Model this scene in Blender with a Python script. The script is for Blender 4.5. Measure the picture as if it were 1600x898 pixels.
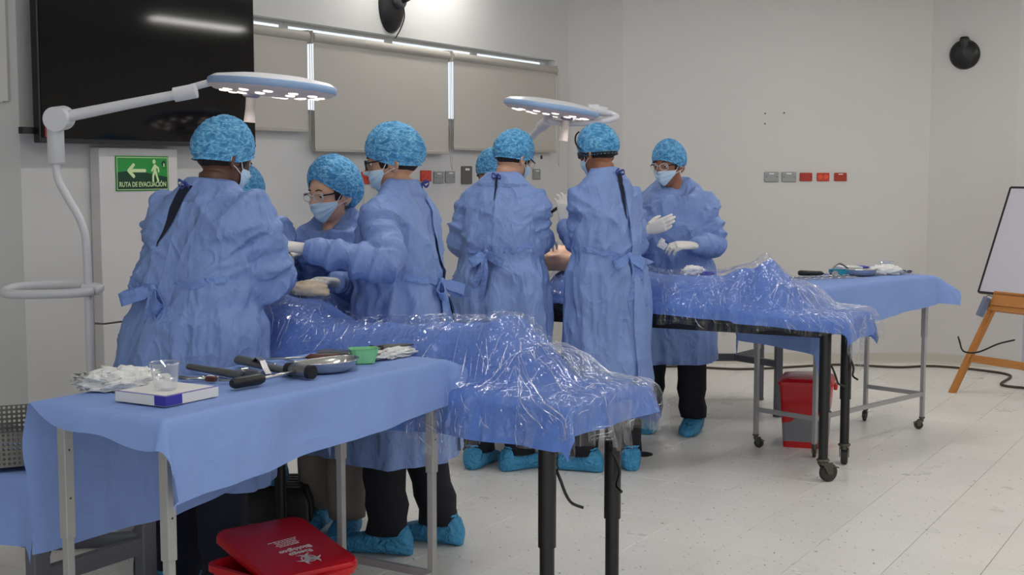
import bpy, bmesh, math, random
import numpy as np
from mathutils import Vector, Matrix, noise
from mathutils.bvhtree import BVHTree

random.seed(7)
for _o in list(bpy.data.objects):
    bpy.data.objects.remove(_o)
scene = bpy.context.scene
COL = scene.collection
PI = math.pi

# ------------------------------------------------------------------ camera, world, light, exposure
cam_d = bpy.data.cameras.new('camera')
cam_d.sensor_width = 36.0
cam_d.lens = 2030.0 / 1600.0 * 36.0
cam_d.clip_end = 200
cam = bpy.data.objects.new('camera', cam_d)
COL.objects.link(cam)
cam.location = (0, 0, 1.52)
cam.rotation_euler = (PI / 2 - math.atan(180.0 / 2030.0), 0, 0)
scene.camera = cam

world = bpy.data.worlds.new('overcast_sky')
scene.world = world
world.use_nodes = True
_bg = world.node_tree.nodes['Background']
_bg.inputs['Color'].default_value = (0.93, 0.97, 1.0, 1)
_bg.inputs['Strength'].default_value = 0.70

scene.view_settings.view_transform = 'Standard'
scene.view_settings.look = 'None'
scene.view_settings.gamma = 1.0
scene.view_settings.use_curve_mapping = False
scene.view_settings.exposure = 0.95
scene.cycles.max_bounces = 7
scene.cycles.diffuse_bounces = 4
scene.cycles.glossy_bounces = 3
scene.cycles.transparent_max_bounces = 10
PANEL_STRENGTH = 15.0      # ceiling LED panels
CEIL_Z = 3.05

# ------------------------------------------------------------------ materials
def lin(c):
    return tuple(((v / 255.0) / 12.92 if v <= 10 else (((v / 255.0) + 0.055) / 1.055) ** 2.4) for v in c)

MATS = {}
def mat(name, rgb, rough=0.6, metal=0.0, bump=0.0, bscale=40.0, var=0.0, vscale=6.0, stretch=(1, 1, 1),
        spec=0.5, emit=None, estr=0.0, sheen=0.0, sub=0.0, bdist=0.01):
    if name in MATS:
        return MATS[name]
    m = bpy.data.materials.new(name)
    m.use_nodes = True
    nt = m.node_tree
    b = nt.nodes['Principled BSDF']
    col = lin(rgb) + (1,)
    b.inputs['Base Color'].default_value = col
    b.inputs['Roughness'].default_value = rough
    b.inputs['Metallic'].default_value = metal
    b.inputs['Specular IOR Level'].default_value = spec
    if sheen:
        b.inputs['Sheen Weight'].default_value = sheen
    if sub:
        b.inputs['Subsurface Weight'].default_value = sub
        b.inputs['Subsurface Radius'].default_value = (0.01, 0.004, 0.002)
    if emit:
        b.inputs['Emission Color'].default_value = lin(emit) + (1,)
        b.inputs['Emission Strength'].default_value = estr
    if bump or var:
        tc = nt.nodes.new('ShaderNodeTexCoord')
        mp = nt.nodes.new('ShaderNodeMapping')
        mp.inputs['Scale'].default_value = stretch
        nt.links.new(tc.outputs['Object'], mp.inputs['Vector'])
    if var:
        n = nt.nodes.new('ShaderNodeTexNoise')
        n.inputs['Scale'].default_value = vscale
        n.inputs['Detail'].default_value = 4
        nt.links.new(mp.outputs['Vector'], n.inputs['Vector'])
        mx = nt.nodes.new('ShaderNodeMix')
        mx.data_type = 'RGBA'
        mx.inputs[6].default_value = tuple(v * (1 - var) for v in col[:3]) + (1,)
        mx.inputs[7].default_value = tuple(min(1, v * (1 + var)) for v in col[:3]) + (1,)
        nt.links.new(n.outputs['Fac'], mx.inputs[0])
        nt.links.new(mx.outputs[2], b.inputs['Base Color'])
    if bump:
        n2 = nt.nodes.new('ShaderNodeTexNoise')
        n2.inputs['Scale'].default_value = bscale
        n2.inputs['Detail'].default_value = 5
        nt.links.new(mp.outputs['Vector'], n2.inputs['Vector'])
        bp = nt.nodes.new('ShaderNodeBump')
        bp.inputs['Strength'].default_value = bump
        bp.inputs['Distance'].default_value = bdist
        nt.links.new(n2.outputs['Fac'], bp.inputs['Height'])
        nt.links.new(bp.outputs['Normal'], b.inputs['Normal'])
    MATS[name] = m
    return m

def crease_height(nt, vec, scales, stretch=(1, 1, 1)):
    """sum of folded (absolute value) noises: sharp crumple lines"""
    mp = nt.nodes.new('ShaderNodeMapping'); mp.inputs['Scale'].default_value = stretch
    nt.links.new(vec, mp.inputs['Vector'])
    last = None
    for sc, w in scales:
        n = nt.nodes.new('ShaderNodeTexNoise'); n.inputs['Scale'].default_value = sc
        n.inputs['Detail'].default_value = 1.5; n.inputs['Distortion'].default_value = 0.6
        nt.links.new(mp.outputs['Vector'], n.inputs['Vector'])
        s = nt.nodes.new('ShaderNodeMath'); s.operation = 'SUBTRACT'; s.inputs[1].default_value = 0.5
        nt.links.new(n.outputs['Fac'], s.inputs[0])
        ab = nt.nodes.new('ShaderNodeMath'); ab.operation = 'ABSOLUTE'
        nt.links.new(s.outputs[0], ab.inputs[0])
        mu = nt.nodes.new('ShaderNodeMath'); mu.operation = 'MULTIPLY'; mu.inputs[1].default_value = -w
        nt.links.new(ab.outputs[0], mu.inputs[0])
        if last is None: last = mu
        else:
            ad = nt.nodes.new('ShaderNodeMath'); ad.operation = 'ADD'
            nt.links.new(last.outputs[0], ad.inputs[0]); nt.links.new(mu.outputs[0], ad.inputs[1]); last = ad
    return last.outputs[0]

def crease_mat(name, rgb, rough, scale, strength, dist=0.01, var=0.12, spec=0.35, trans=0.0, stretch=(1, 1, 1)):
    """non-woven cloth: crumple lines"""
    m = mat(name, rgb, rough, spec=spec)
    nt = m.node_tree
    b = nt.nodes['Principled BSDF']
    tc = nt.nodes.new('ShaderNodeTexCoord')
    h = crease_height(nt, tc.outputs['Object'], ((scale, 1.0), (scale * 2.3, 0.38), (scale * 5.1, 0.10)), stretch)
    bp = nt.nodes.new('ShaderNodeBump')
    bp.inputs['Strength'].default_value = strength
    bp.inputs['Distance'].default_value = dist
    nt.links.new(h, bp.inputs['Height'])
    nt.links.new(bp.outputs['Normal'], b.inputs['Normal'])
    if var:
        c = lin(rgb)
        n2 = nt.nodes.new('ShaderNodeTexNoise'); n2.inputs['Scale'].default_value = scale * 0.9; n2.inputs['Detail'].default_value = 3
        nt.links.new(tc.outputs['Object'], n2.inputs['Vector'])
        mx = nt.nodes.new('ShaderNodeMix'); mx.data_type = 'RGBA'
        mx.inputs[6].default_value = tuple(v * (1 - var) for v in c) + (1,)
        mx.inputs[7].default_value = tuple(min(1, v * (1 + var)) for v in c) + (1,)
        nt.links.new(n2.outputs['Fac'], mx.inputs[0])
        nt.links.new(mx.outputs[2], b.inputs['Base Color'])
    if trans:
        out = [n for n in nt.nodes if n.type == 'OUTPUT_MATERIAL'][0]
        tl = nt.nodes.new('ShaderNodeBsdfTranslucent')
        tl.inputs['Color'].default_value = lin(rgb) + (1,)
        ms = nt.nodes.new('ShaderNodeMixShader')
        ms.inputs[0].default_value = trans
        nt.links.new(b.outputs[0], ms.inputs[1])
        nt.links.new(tl.outputs[0], ms.inputs[2])
        nt.links.new(ms.outputs[0], out.inputs['Surface'])
    return m

def film_mat(name, tint, base, edge, rough, bscale, bstr, stretch=(1, 1, 1), bdist=0.01):
    """thin clear film: transparent with a glossy coat, no refraction"""
    m = bpy.data.materials.new(name)
    m.use_nodes = True
    nt = m.node_tree
    nt.nodes.clear()
    out = nt.nodes.new('ShaderNodeOutputMaterial')
    tr = nt.nodes.new('ShaderNodeBsdfTransparent'); tr.inputs[0].default_value = tint + (1,)
    gl = nt.nodes.new('ShaderNodeBsdfGlossy'); gl.inputs['Roughness'].default_value = rough
    gl.inputs['Color'].default_value = (1, 1, 1, 1)
    ms = nt.nodes.new('ShaderNodeMixShader')
    lw = nt.nodes.new('ShaderNodeLayerWeight'); lw.inputs['Blend'].default_value = 0.3
    mr = nt.nodes.new('ShaderNodeMapRange')
    mr.inputs['To Min'].default_value = base
    mr.inputs['To Max'].default_value = edge
    nt.links.new(lw.outputs['Facing'], mr.inputs['Value'])
    nt.links.new(mr.outputs['Result'], ms.inputs[0])
    nt.links.new(tr.outputs[0], ms.inputs[1])
    nt.links.new(gl.outputs[0], ms.inputs[2])
    nt.links.new(ms.outputs[0], out.inputs['Surface'])
    if bstr:
        tc = nt.nodes.new('ShaderNodeTexCoord')
        mp = nt.nodes.new('ShaderNodeMapping'); mp.inputs['Scale'].default_value = stretch
        nt.links.new(tc.outputs['Object'], mp.inputs['Vector'])
        h = crease_height(nt, tc.outputs['Object'], ((bscale, 1.0), (bscale * 2.1, 0.5), (bscale * 4.7, 0.25)), stretch)
        bp = nt.nodes.new('ShaderNodeBump')
        bp.inputs['Strength'].default_value = bstr
        bp.inputs['Distance'].default_value = bdist
        nt.links.new(h, bp.inputs['Height'])
        nt.links.new(bp.outputs['Normal'], gl.inputs['Normal'])
    MATS[name] = m
    return m

M_wall = mat('painted_wall', (210, 207, 204), 0.75, bump=0.05, bscale=60, var=0.02, vscale=1.5)
M_wall2 = mat('painted_wall_light', (206, 205, 203), 0.7, var=0.02, vscale=1.5)
M_ceil = mat('ceiling_paint', (225, 225, 225), 0.9)
M_base = mat('vinyl_baseboard', (196, 190, 178), 0.5)
M_tile = None
M_joint = mat('floor_joint', (120, 114, 104), 0.8, var=0.2, vscale=20)
M_black = mat('black_plastic', (16, 16, 18), 0.42, bump=0.05, bscale=200)
M_blackmetal = mat('black_painted_steel', (17, 17, 18), 0.38, var=0.3, vscale=15)
M_white = mat('white_enamel', (222, 222, 226), 0.28)
M_ring = mat('pale_blue_ring', (150, 178, 215), 0.35)
M_lampface = mat('lamp_face', (232, 214, 212), 0.35)
M_led = mat('led_lens', (255, 250, 245), 0.3, emit=(255, 236, 222), estr=1.1)
M_grip = mat('lamp_handle', (236, 222, 214), 0.4)
M_screen = mat('tv_screen', (7, 7, 8), 0.06, spec=0.28)
M_bezel = mat('tv_bezel', (14, 14, 15), 0.3)
M_blind = mat('roller_blind_cloth', (186, 181, 172), 0.85, bump=0.08, bscale=300, var=0.02, vscale=3)
M_blindbar = mat('blind_rail', (172, 167, 158), 0.6)
M_glass = film_mat('window_glass', (0.95, 0.97, 1.0), 0.04, 0.4, 0.02, 1, 0)
M_frame = mat('window_frame', (190, 190, 188), 0.5)
M_red = mat('red_plate', (205, 62, 34), 0.45)
M_greyplate = mat('grey_plate', (150, 152, 152), 0.45, metal=0.3)
M_darkgrey = mat('dark_grey_plate', (100, 98, 95), 0.45, metal=0.3)
M_steel = mat('stainless_steel', (190, 190, 188), 0.18, metal=1.0, var=0.08, vscale=10)
M_steel2 = mat('brushed_steel', (150, 150, 150), 0.35, metal=1.0, var=0.15, vscale=25)
M_alu = mat('painted_grey_tube', (168, 168, 168), 0.42, metal=0.25, var=0.06, vscale=10)
M_greytable = mat('grey_table_frame', (96, 98, 104), 0.5)
M_caster = mat('caster_metal', (92, 90, 82), 0.4, metal=0.7)
M_rubber = mat('caster_rubber', (54, 52, 48), 0.7)
M_drape = crease_mat('blue_drape_cloth', (138, 166, 226), 0.75, 4, 0.5, 0.04, var=0.04, trans=0.12)
M_pdrape = crease_mat('blue_patient_drape', (94, 128, 202), 0.75, 7, 0.6, 0.03, var=0.06)
M_gown = crease_mat('blue_surgical_gown', (130, 157, 214), 0.58, 6.0, 0.9, 0.065, var=0.05, spec=0.45, trans=0.08, stretch=(1, 1, 0.6))
M_gown2 = crease_mat('blue_gown_tie', (124, 154, 218), 0.6, 14, 0.8, 0.03, var=0.05, trans=0.1)
M_navy = mat('navy_scrubs', (20, 25, 46), 0.85, bump=0.2, bscale=30, var=0.2)
M_ink = mat('dark_trousers', (17, 19, 30), 0.85, bump=0.3, bscale=18, var=0.25)
M_beige = mat('beige_trousers', (140, 130, 122), 0.85, bump=0.3, bscale=18, var=0.1)
M_shoe = crease_mat('blue_shoe_cover', (80, 168, 218), 0.45, 22, 1.0, 0.05, var=0.15, trans=0.15)
M_mask = mat('pale_blue_mask', (200, 227, 244), 0.8, bump=0.25, bscale=22)
M_maskwhite = mat('white_elastic', (232, 232, 236), 0.7)
M_glove = mat('white_latex_glove', (226, 222, 214), 0.5, bump=0.35, bscale=55, var=0.04, bdist=0.006)
M_blackframe = mat('black_glasses_frame', (12, 12, 13), 0.3)
M_lens = film_mat('clear_lens', (0.94, 0.95, 0.95), 0.03, 0.25, 0.12, 1, 0)
M_hair = mat('dark_hair', (26, 20, 17), 0.7, bump=0.6, bscale=160, stretch=(1, 1, 0.2))
M_eye = mat('eye_white', (220, 214, 208), 0.25)
M_iris = mat('eye_iris', (30, 20, 14), 0.2)
M_film = film_mat('clear_plastic_wrap', (0.975, 0.98, 0.99), 0.035, 0.30, 0.06, 8, 0.8, stretch=(1, 1, 0.5), bdist=0.04)
M_streak = film_mat('crease_highlight', (0.96, 0.97, 0.98), 0.22, 0.75, 0.10, 1, 0)
M_cup = film_mat('clear_plastic_cup', (0.93, 0.95, 0.97), 0.10, 0.75, 0.05, 1, 0)
M_gauze = mat('white_gauze', (234, 234, 232), 0.95, bump=1.0, bscale=45, bdist=0.012)
M_paper = mat('white_card', (226, 224, 220), 0.6)
M_cardblue = mat('blue_card_print', (58, 54, 160), 0.5)
M_redplastic = mat('red_bin_plastic', (196, 16, 28), 0.3, var=0.06, vscale=5)
M_binGrey = mat('grey_bin_plastic', (128, 130, 136), 0.35)
M_print = mat('white_print', (232, 226, 226), 0.6)
M_wood = mat('easel_wood', (186, 122, 58), 0.5, var=0.18, vscale=14, stretch=(6, 6, 1))
M_board = mat('whiteboard', (204, 202, 212), 0.3)
M_door = mat('door_lavender_white', (196, 198, 216), 0.45)
M_green = mat('sign_green', (38, 148, 62), 0.45)
M_dkgreen = mat('sign_dark_green', (10, 62, 38), 0.45)
M_cream = mat('sign_cream', (214, 236, 178), 0.45)
M_greencup = mat('green_plastic', (132, 206, 148), 0.25, var=0.15, vscale=40)
M_teal = mat('teal_plastic', (30, 140, 168), 0.4)
M_brown = mat('brown_handle', (88, 48, 30), 0.5)
M_eraser = mat('grey_blue_eraser', (112, 124, 150), 0.8)
M_flesh = mat('pale_specimen', (226, 206, 176), 0.6, bump=0.4, bscale=25, var=0.15, vscale=18)
M_emblem = mat('sign_emblem', (16, 56, 62), 0.5)

def cap_material():
    m = crease_mat('bouffant_cap', (72, 172, 222), 0.65, 34, 0.9, 0.014, var=0.0, stretch=(1, 1, 2.2))
    nt = m.node_tree
    b = nt.nodes['Principled BSDF']
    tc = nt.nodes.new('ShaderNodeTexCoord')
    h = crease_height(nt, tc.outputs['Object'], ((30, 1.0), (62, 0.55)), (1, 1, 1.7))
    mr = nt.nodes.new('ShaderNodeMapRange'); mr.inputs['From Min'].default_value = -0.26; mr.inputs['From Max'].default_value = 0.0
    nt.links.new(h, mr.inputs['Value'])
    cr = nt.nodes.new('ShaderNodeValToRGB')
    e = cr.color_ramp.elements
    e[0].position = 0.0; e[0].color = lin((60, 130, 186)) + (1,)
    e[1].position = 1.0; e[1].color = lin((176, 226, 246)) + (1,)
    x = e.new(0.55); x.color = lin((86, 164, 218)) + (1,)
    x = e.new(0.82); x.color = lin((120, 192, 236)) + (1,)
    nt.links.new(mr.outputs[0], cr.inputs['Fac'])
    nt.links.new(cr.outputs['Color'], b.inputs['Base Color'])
    # sheer fabric: lets some of the hair beneath show
    out = [q for q in nt.nodes if q.type == 'OUTPUT_MATERIAL'][0]
    tr = nt.nodes.new('ShaderNodeBsdfTransparent'); tr.inputs[0].default_value = (0.75, 0.9, 1.0, 1)
    ms = nt.nodes.new('ShaderNodeMixShader'); ms.inputs[0].default_value = 0.10
    nt.links.new(b.outputs[0], ms.inputs[1]); nt.links.new(tr.outputs[0], ms.inputs[2])
    nt.links.new(ms.outputs[0], out.inputs['Surface'])
    return m
M_cap = cap_material()

def tile_material():
    m = mat('vinyl_floor_tile', (206, 203, 195), 0.28, spec=0.45)
    nt = m.node_tree; b = nt.nodes['Principled BSDF']
    geo = nt.nodes.new('ShaderNodeNewGeometry')
    oi = nt.nodes.new('ShaderNodeObjectInfo')
    # flecks, drawn out in short strokes
    mp = nt.nodes.new('ShaderNodeMapping'); mp.inputs['Scale'].default_value = (1.0, 0.45, 1)
    mp.inputs['Rotation'].default_value = (0, 0, 0.9)
    nt.links.new(geo.outputs['Position'], mp.inputs['Vector'])
    n = nt.nodes.new('ShaderNodeTexNoise'); n.inputs['Scale'].default_value = 58; n.inputs['Detail'].default_value = 2.5
    nt.links.new(mp.outputs['Vector'], n.inputs['Vector'])
    cr = nt.nodes.new('ShaderNodeValToRGB')
    e = cr.color_ramp.elements
    e[0].position = 0.27; e[0].color = lin((140, 134, 124)) + (1,)
    e[1].position = 0.335; e[1].color = lin((234, 231, 224)) + (1,)
    x = e.new(0.66); x.color = lin((236, 233, 226)) + (1,)
    x = e.new(0.74); x.color = lin((242, 240, 235)) + (1,)
    nt.links.new(n.outputs['Fac'], cr.inputs['Fac'])
    # broad worn patches
    n2 = nt.nodes.new('ShaderNodeTexNoise'); n2.inputs['Scale'].default_value = 1.4; n2.inputs['Detail'].default_value = 5
    nt.links.new(geo.outputs['Position'], n2.inputs['Vector'])
    mr = nt.nodes.new('ShaderNodeMapRange'); mr.inputs['To Min'].default_value = 0.9; mr.inputs['To Max'].default_value = 1.05
    nt.links.new(n2.outputs['Fac'], mr.inputs['Value'])
    mr2 = nt.nodes.new('ShaderNodeMapRange'); mr2.inputs['To Min'].default_value = 0.975; mr2.inputs['To Max'].default_value = 1.015
    nt.links.new(oi.outputs['Random'], mr2.inputs['Value'])
    mm = nt.nodes.new('ShaderNodeMath'); mm.operation = 'MULTIPLY'
    nt.links.new(mr.outputs[0], mm.inputs[0]); nt.links.new(mr2.outputs[0], mm.inputs[1])
    vm = nt.nodes.new('ShaderNodeVectorMath'); vm.operation = 'SCALE'
    nt.links.new(cr.outputs['Color'], vm.inputs[0]); nt.links.new(mm.outputs[0], vm.inputs['Scale'])
    nt.links.new(vm.outputs[0], b.inputs['Base Color'])
    n3 = nt.nodes.new('ShaderNodeTexNoise'); n3.inputs['Scale'].default_value = 3; n3.inputs['Detail'].default_value = 6
    nt.links.new(geo.outputs['Position'], n3.inputs['Vector'])
    mr3 = nt.nodes.new('ShaderNodeMapRange'); mr3.inputs['To Min'].default_value = 0.2; mr3.inputs['To Max'].default_value = 0.42
    nt.links.new(n3.outputs['Fac'], mr3.inputs['Value'])
    nt.links.new(mr3.outputs[0], b.inputs['Roughness'])
    return m
M_tile = tile_material()

# ------------------------------------------------------------------ mesh helpers
class MB:
    def __init__(self):
        self.v = []; self.f = []; self.mi = []
        self.cur = 0
    def add(self, vs, fs):
        o = len(self.v)
        self.v += [Vector(p) for p in vs]
        self.f += [tuple(i + o for i in q) for q in fs]
        self.mi += [self.cur] * len(fs)
        return self
    def xf(self, M, start=0):
        for i in range(start, len(self.v)):
            self.v[i] = M @ self.v[i]
        return self
    def box(self, c, s, rz=0.0, M=None, bev=0.0):
        hx, hy, hz = s[0] / 2, s[1] / 2, s[2] / 2
        R = Matrix.Translation(Vector(c)) @ (Matrix.Rotation(rz, 4, 'Z') if M is None else M.to_4x4())
        if bev <= 0:
            vs = [R @ Vector((x, y, z)) for z in (-hz, hz) for y in (-hy, hy) for x in (-hx, hx)]
            return self.add(vs, [(0, 2, 3, 1), (4, 5, 7, 6), (0, 1, 5, 4), (2, 6, 7, 3), (0, 4, 6, 2), (1, 3, 7, 5)])
        bm = bmesh.new()
        bmesh.ops.create_cube(bm, size=1)
        for v in bm.verts:
            v.co = Vector((v.co.x * s[0], v.co.y * s[1], v.co.z * s[2]))
        bmesh.ops.bevel(bm, geom=bm.edges[:], offset=min(bev, min(s) * 0.45), segments=3, affect='EDGES', profile=0.5)
        bm.verts.index_update()
        self.add([R @ v.co for v in bm.verts], [tuple(v.index for v in f.verts) for f in bm.faces])
        bm.free()
        return self
    def bar(self, p0, p1, w, h=None, up=(0, 0, 1)):
        h = h or w
        p0 = Vector(p0); p1 = Vector(p1)
        d = (p1 - p0); L = d.length; d.normalize()
        u = Vector(up)
        if abs(d.dot(u)) > 0.98: u = Vector((1, 0, 0))
        x = d.cross(u).normalized(); z = x.cross(d)
        vs = []
        for t in (p0, p1):
            for a, b in ((-1, -1), (1, -1), (1, 1), (-1, 1)):
                vs.append(t + x * (a * w / 2) + z * (b * h / 2))
        return self.add(vs, [(3, 2, 1, 0), (4, 5, 6, 7), (0, 1, 5, 4), (1, 2, 6, 5), (2, 3, 7, 6), (3, 0, 4, 7)])
    def tube(self, pts, r, n=12, caps=True, flat=1.0, up=(0, 0, 1)):
        pts = [Vector(p) for p in pts]
        rs = r if isinstance(r, (list, tuple)) else [r] * len(pts)
        vs = []; fs = []
        px = None
        for i, p in enumerate(pts):
            d = (pts[min(i + 1, len(pts) - 1)] - pts[max(i - 1, 0)]).normalized()
            if px is None:
                u = Vector(up)
                if abs(d.dot(u)) > 0.95: u = Vector((1, 0, 0))
                px = d.cross(u).normalized()
            px = (px - d * px.dot(d)).normalized()
            pz = px.cross(d)
            for k in range(n):
                a = 2 * PI * k / n
                vs.append(p + px * (math.cos(a) * rs[i]) + pz * (math.sin(a) * rs[i] * flat))
        for i in range(len(pts) - 1):
            for k in range(n):
                k2 = (k + 1) % n
                fs.append((i * n + k, i * n + k2, (i + 1) * n + k2, (i + 1) * n + k))
        if caps:
            fs.append(tuple(range(n - 1, -1, -1)))
            fs.append(tuple((len(pts) - 1) * n + k for k in range(n)))
        return self.add(vs, fs)
    def lathe(self, prof, n=28, c=(0, 0, 0), M=None, caps=True):
        vs = []; fs = []
        for r, z in prof:
            for k in range(n):
                a = 2 * PI * k / n
                p = Vector((r * math.cos(a), r * math.sin(a), z))
                if M is not None: p = M @ p
                vs.append(p + Vector(c))
        for i in range(len(prof) - 1):
            for k in range(n):
                k2 = (k + 1) % n
                fs.append((i * n + k, i * n + k2, (i + 1) * n + k2, (i + 1) * n + k))
        if caps:
            fs.append(tuple(range(n - 1, -1, -1)))
            fs.append(tuple((len(prof) - 1) * n + k for k in range(n)))
        return self.add(vs, fs)
    def ball(self, c, r, n=16, m=10, M=None):
        rr = r if isinstance(r, (list, tuple)) else (r, r, r)
        vs = []; fs = []
        for i in range(m + 1):
            t = PI * i / m
            for k in range(n):
                a = 2 * PI * k / n
                p = Vector((rr[0] * math.sin(t) * math.cos(a), rr[1] * math.sin(t) * math.sin(a), rr[2] * math.cos(t)))
                if M is not None: p = M @ p
                vs.append(p + Vector(c))
        for i in range(m):
            for k in range(n):
                k2 = (k + 1) % n
                fs.append((i * n + k, (i + 1) * n + k, (i + 1) * n + k2, i * n + k2))
        return self.add(vs, fs)
    def prism(self, poly, t, M=None):
        """2-D polygon in xy, thickness t along +z"""
        n = len(poly)
        vs = [Vector((x, y, 0)) for x, y in poly] + [Vector((x, y, t)) for x, y in poly]
        if M is not None: vs = [M @ p for p in vs]
        fs = [tuple(range(n - 1, -1, -1)), tuple(range(n, 2 * n))]
        fs += [(i, (i + 1) % n, n + (i + 1) % n, n + i) for i in range(n)]
        return self.add(vs, fs)
    def rings(self, rings, caps=True):
        n = len(rings[0]); vs = [p for r in rings for p in r]; fs = []
        for i in range(len(rings) - 1):
            for k in range(n):
                k2 = (k + 1) % n
                fs.append((i * n + k, i * n + k2, (i + 1) * n + k2, (i + 1) * n + k))
        if caps:
            fs.append(tuple(range(n - 1, -1, -1)))
            fs.append(tuple((len(rings) - 1) * n + k for k in range(n)))
        return self.add(vs, fs)
    def ribbon(self, pts, w, side, t=0.003):
        """flat thick strip along pts; side = vector (or list of vectors) across the strip"""
        pts = [Vector(p) for p in pts]; rg = []
        for i, p in enumerate(pts):
            s = Vector(side[i] if isinstance(side, list) else side).normalized()
            ww = w[i] if isinstance(w, (list, tuple)) else w
            d = (pts[min(i + 1, len(pts) - 1)] - pts[max(i - 1, 0)]).normalized()
            nn = d.cross(s)
            if nn.length < 1e-5: nn = Vector((0, 0, 1))
            nn.normalize()
            rg.append([p + s * ww / 2 + nn * t / 2, p - s * ww / 2 + nn * t / 2, p - s * ww / 2 - nn * t / 2, p + s * ww / 2 - nn * t / 2])
        return self.rings(rg)
    def mesh(self, name):
        me = bpy.data.meshes.new(name)
        me.from_pydata([tuple(p) for p in self.v], [], self.f)
        me.update()
        return me
    def build(self, name, m, parent=None, smooth=False, angle=None, recalc=True):
        me = self.mesh(name)
        if recalc:
            bm = bmesh.new(); bm.from_mesh(me)
            bmesh.ops.recalc_face_normals(bm, faces=bm.faces[:])
            bm.to_mesh(me); bm.free()
        ms = m if isinstance(m, list) else [m]
        for q in ms: me.materials.append(q)
        if len(ms) > 1:
            for p, k in zip(me.polygons, self.mi): p.material_index = k
        if smooth:
            for p in me.polygons: p.use_smooth = True
            if angle:
                try: me.set_sharp_from_angle(angle=math.radians(angle))
                except Exception: pass
        o = bpy.data.objects.new(name, me)
        COL.objects.link(o)
        if parent is not None: o.parent = parent
        return o

def tag(o, label, cat, group=None, kind=None):
    if label: o['label'] = label
    if cat: o['category'] = cat
    if group: o['group'] = group
    if kind: o['kind'] = kind
    return o
def thing(name, label, cat, loc=(0, 0, 0), rz=0.0, group=None):
    o = bpy.data.objects.new(name, None)
    o.empty_display_size = 0.1
    COL.objects.link(o)
    o.location = loc; o.rotation_euler = (0, 0, rz)
    return tag(o, label, cat, group)
def struct(o, label=None):
    o['kind'] = 'structure'
    if label: o['label'] = label
    return o
def copy_tree(o, parent=None):
    c = o.copy(); COL.objects.link(c); c.parent = parent
    for ch in list(o.children): copy_tree(ch, c)
    return c
def ev_mesh(me, mods):
    """run modifiers on a mesh, return a fresh evaluated mesh"""
    o = bpy.data.objects.new('tmp', me); COL.objects.link(o)
    for typ, kw in mods:
        md = o.modifiers.new('m', typ)
        for k, val in kw.items(): setattr(md, k, val)
    dg = bpy.context.evaluated_depsgraph_get()
    dg.update()
    r = bpy.data.meshes.new_from_object(o.evaluated_get(dg))
    bpy.data.objects.remove(o)
    bpy.data.meshes.remove(me)
    return r
def remesh(mb, vox, smooth=4, fac=0.5):
    return ev_mesh(mb.mesh('tmp'), [('REMESH', dict(mode='VOXEL', voxel_size=vox)), ('SMOOTH', dict(factor=fac, iterations=smooth))])
def link_mesh(name, me, m, parent=None, smooth=True):
    me.materials.clear(); me.materials.append(m)
    if smooth:
        for p in me.polygons: p.use_smooth = True
    me.name = name
    o = bpy.data.objects.new(name, me); COL.objects.link(o)
    if parent is not None: o.parent = parent
    return o
def smoothpath(pts, n=8):
    """Catmull-Rom"""
    P = [Vector(p) for p in pts]; P = [P[0] * 2 - P[1]] + P + [P[-1] * 2 - P[-2]]
    out = []
    for i in range(1, len(P) - 2):
        for k in range(n):
            t = k / n
            a, b, c, d = P[i - 1:i + 3]
            out.append(0.5 * ((2 * b) + (c - a) * t + (2 * a - 5 * b + 4 * c - d) * t * t + (3 * b - a - 3 * c + d) * t ** 3))
    out.append(P[-2])
    return out
def ridged(p):
    return 1.0 - abs(noise.noise(p)) * 2.0
def text_mesh(body, size, extrude=0.0006, bold=0.0, align='LEFT'):
    cu = bpy.data.curves.new('t', 'FONT'); cu.body = body; cu.size = size; cu.extrude = extrude
    cu.offset = bold; cu.align_x = align; cu.resolution_u = 3
    o = bpy.data.objects.new('t', cu); COL.objects.link(o)
    dg = bpy.context.evaluated_depsgraph_get(); dg.update()
    me = bpy.data.meshes.new_from_object(o.evaluated_get(dg))
    bpy.data.objects.remove(o); bpy.data.curves.remove(cu)
    return me
def frame(o, x, y, z):
    """4x4 from origin and axes"""
    return Matrix(((x[0], y[0], z[0], o[0]), (x[1], y[1], z[1], o[1]), (x[2], y[2], z[2], o[2]), (0, 0, 0, 1)))

# ------------------------------------------------------------------ the room
TU = Vector((0.515, 0.857, 0))           # tile and left-wall direction
TN = Vector((0.857, -0.515, 0))          # its normal, into the room
WC = Vector((0.44, 10.4, 0))             # far corner of the left wall
def WL(t, z, off=0.0):                   # point on the left wall, t metres back from the far corner
    p = WC - TU * t + TN * off
    return Vector((p.x, p.y, z))

def wall_quad(name, a, b, z0, z1, th=0.12, m=None, side=1):
    """slab between floor points a and b, visible face on the a-b line, thickness away from the room"""
    a = Vector((a[0], a[1], 0)); b = Vector((b[0], b[1], 0))
    d = (b - a).normalized(); n = Vector((d.y, -d.x, 0)) * side
    mb = MB()
    vs = [a, b, b - n * th, a - n * th]
    mb.add([Vector((p.x, p.y, z0)) for p in vs] + [Vector((p.x, p.y, z1)) for p in vs],
           [(3, 2, 1, 0), (4, 5, 6, 7), (0, 1, 5, 4), (1, 2, 6, 5), (2, 3, 7, 6), (3, 0, 4, 7)])
    o = mb.build(name, m or M_wall)
    return struct(o)

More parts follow.
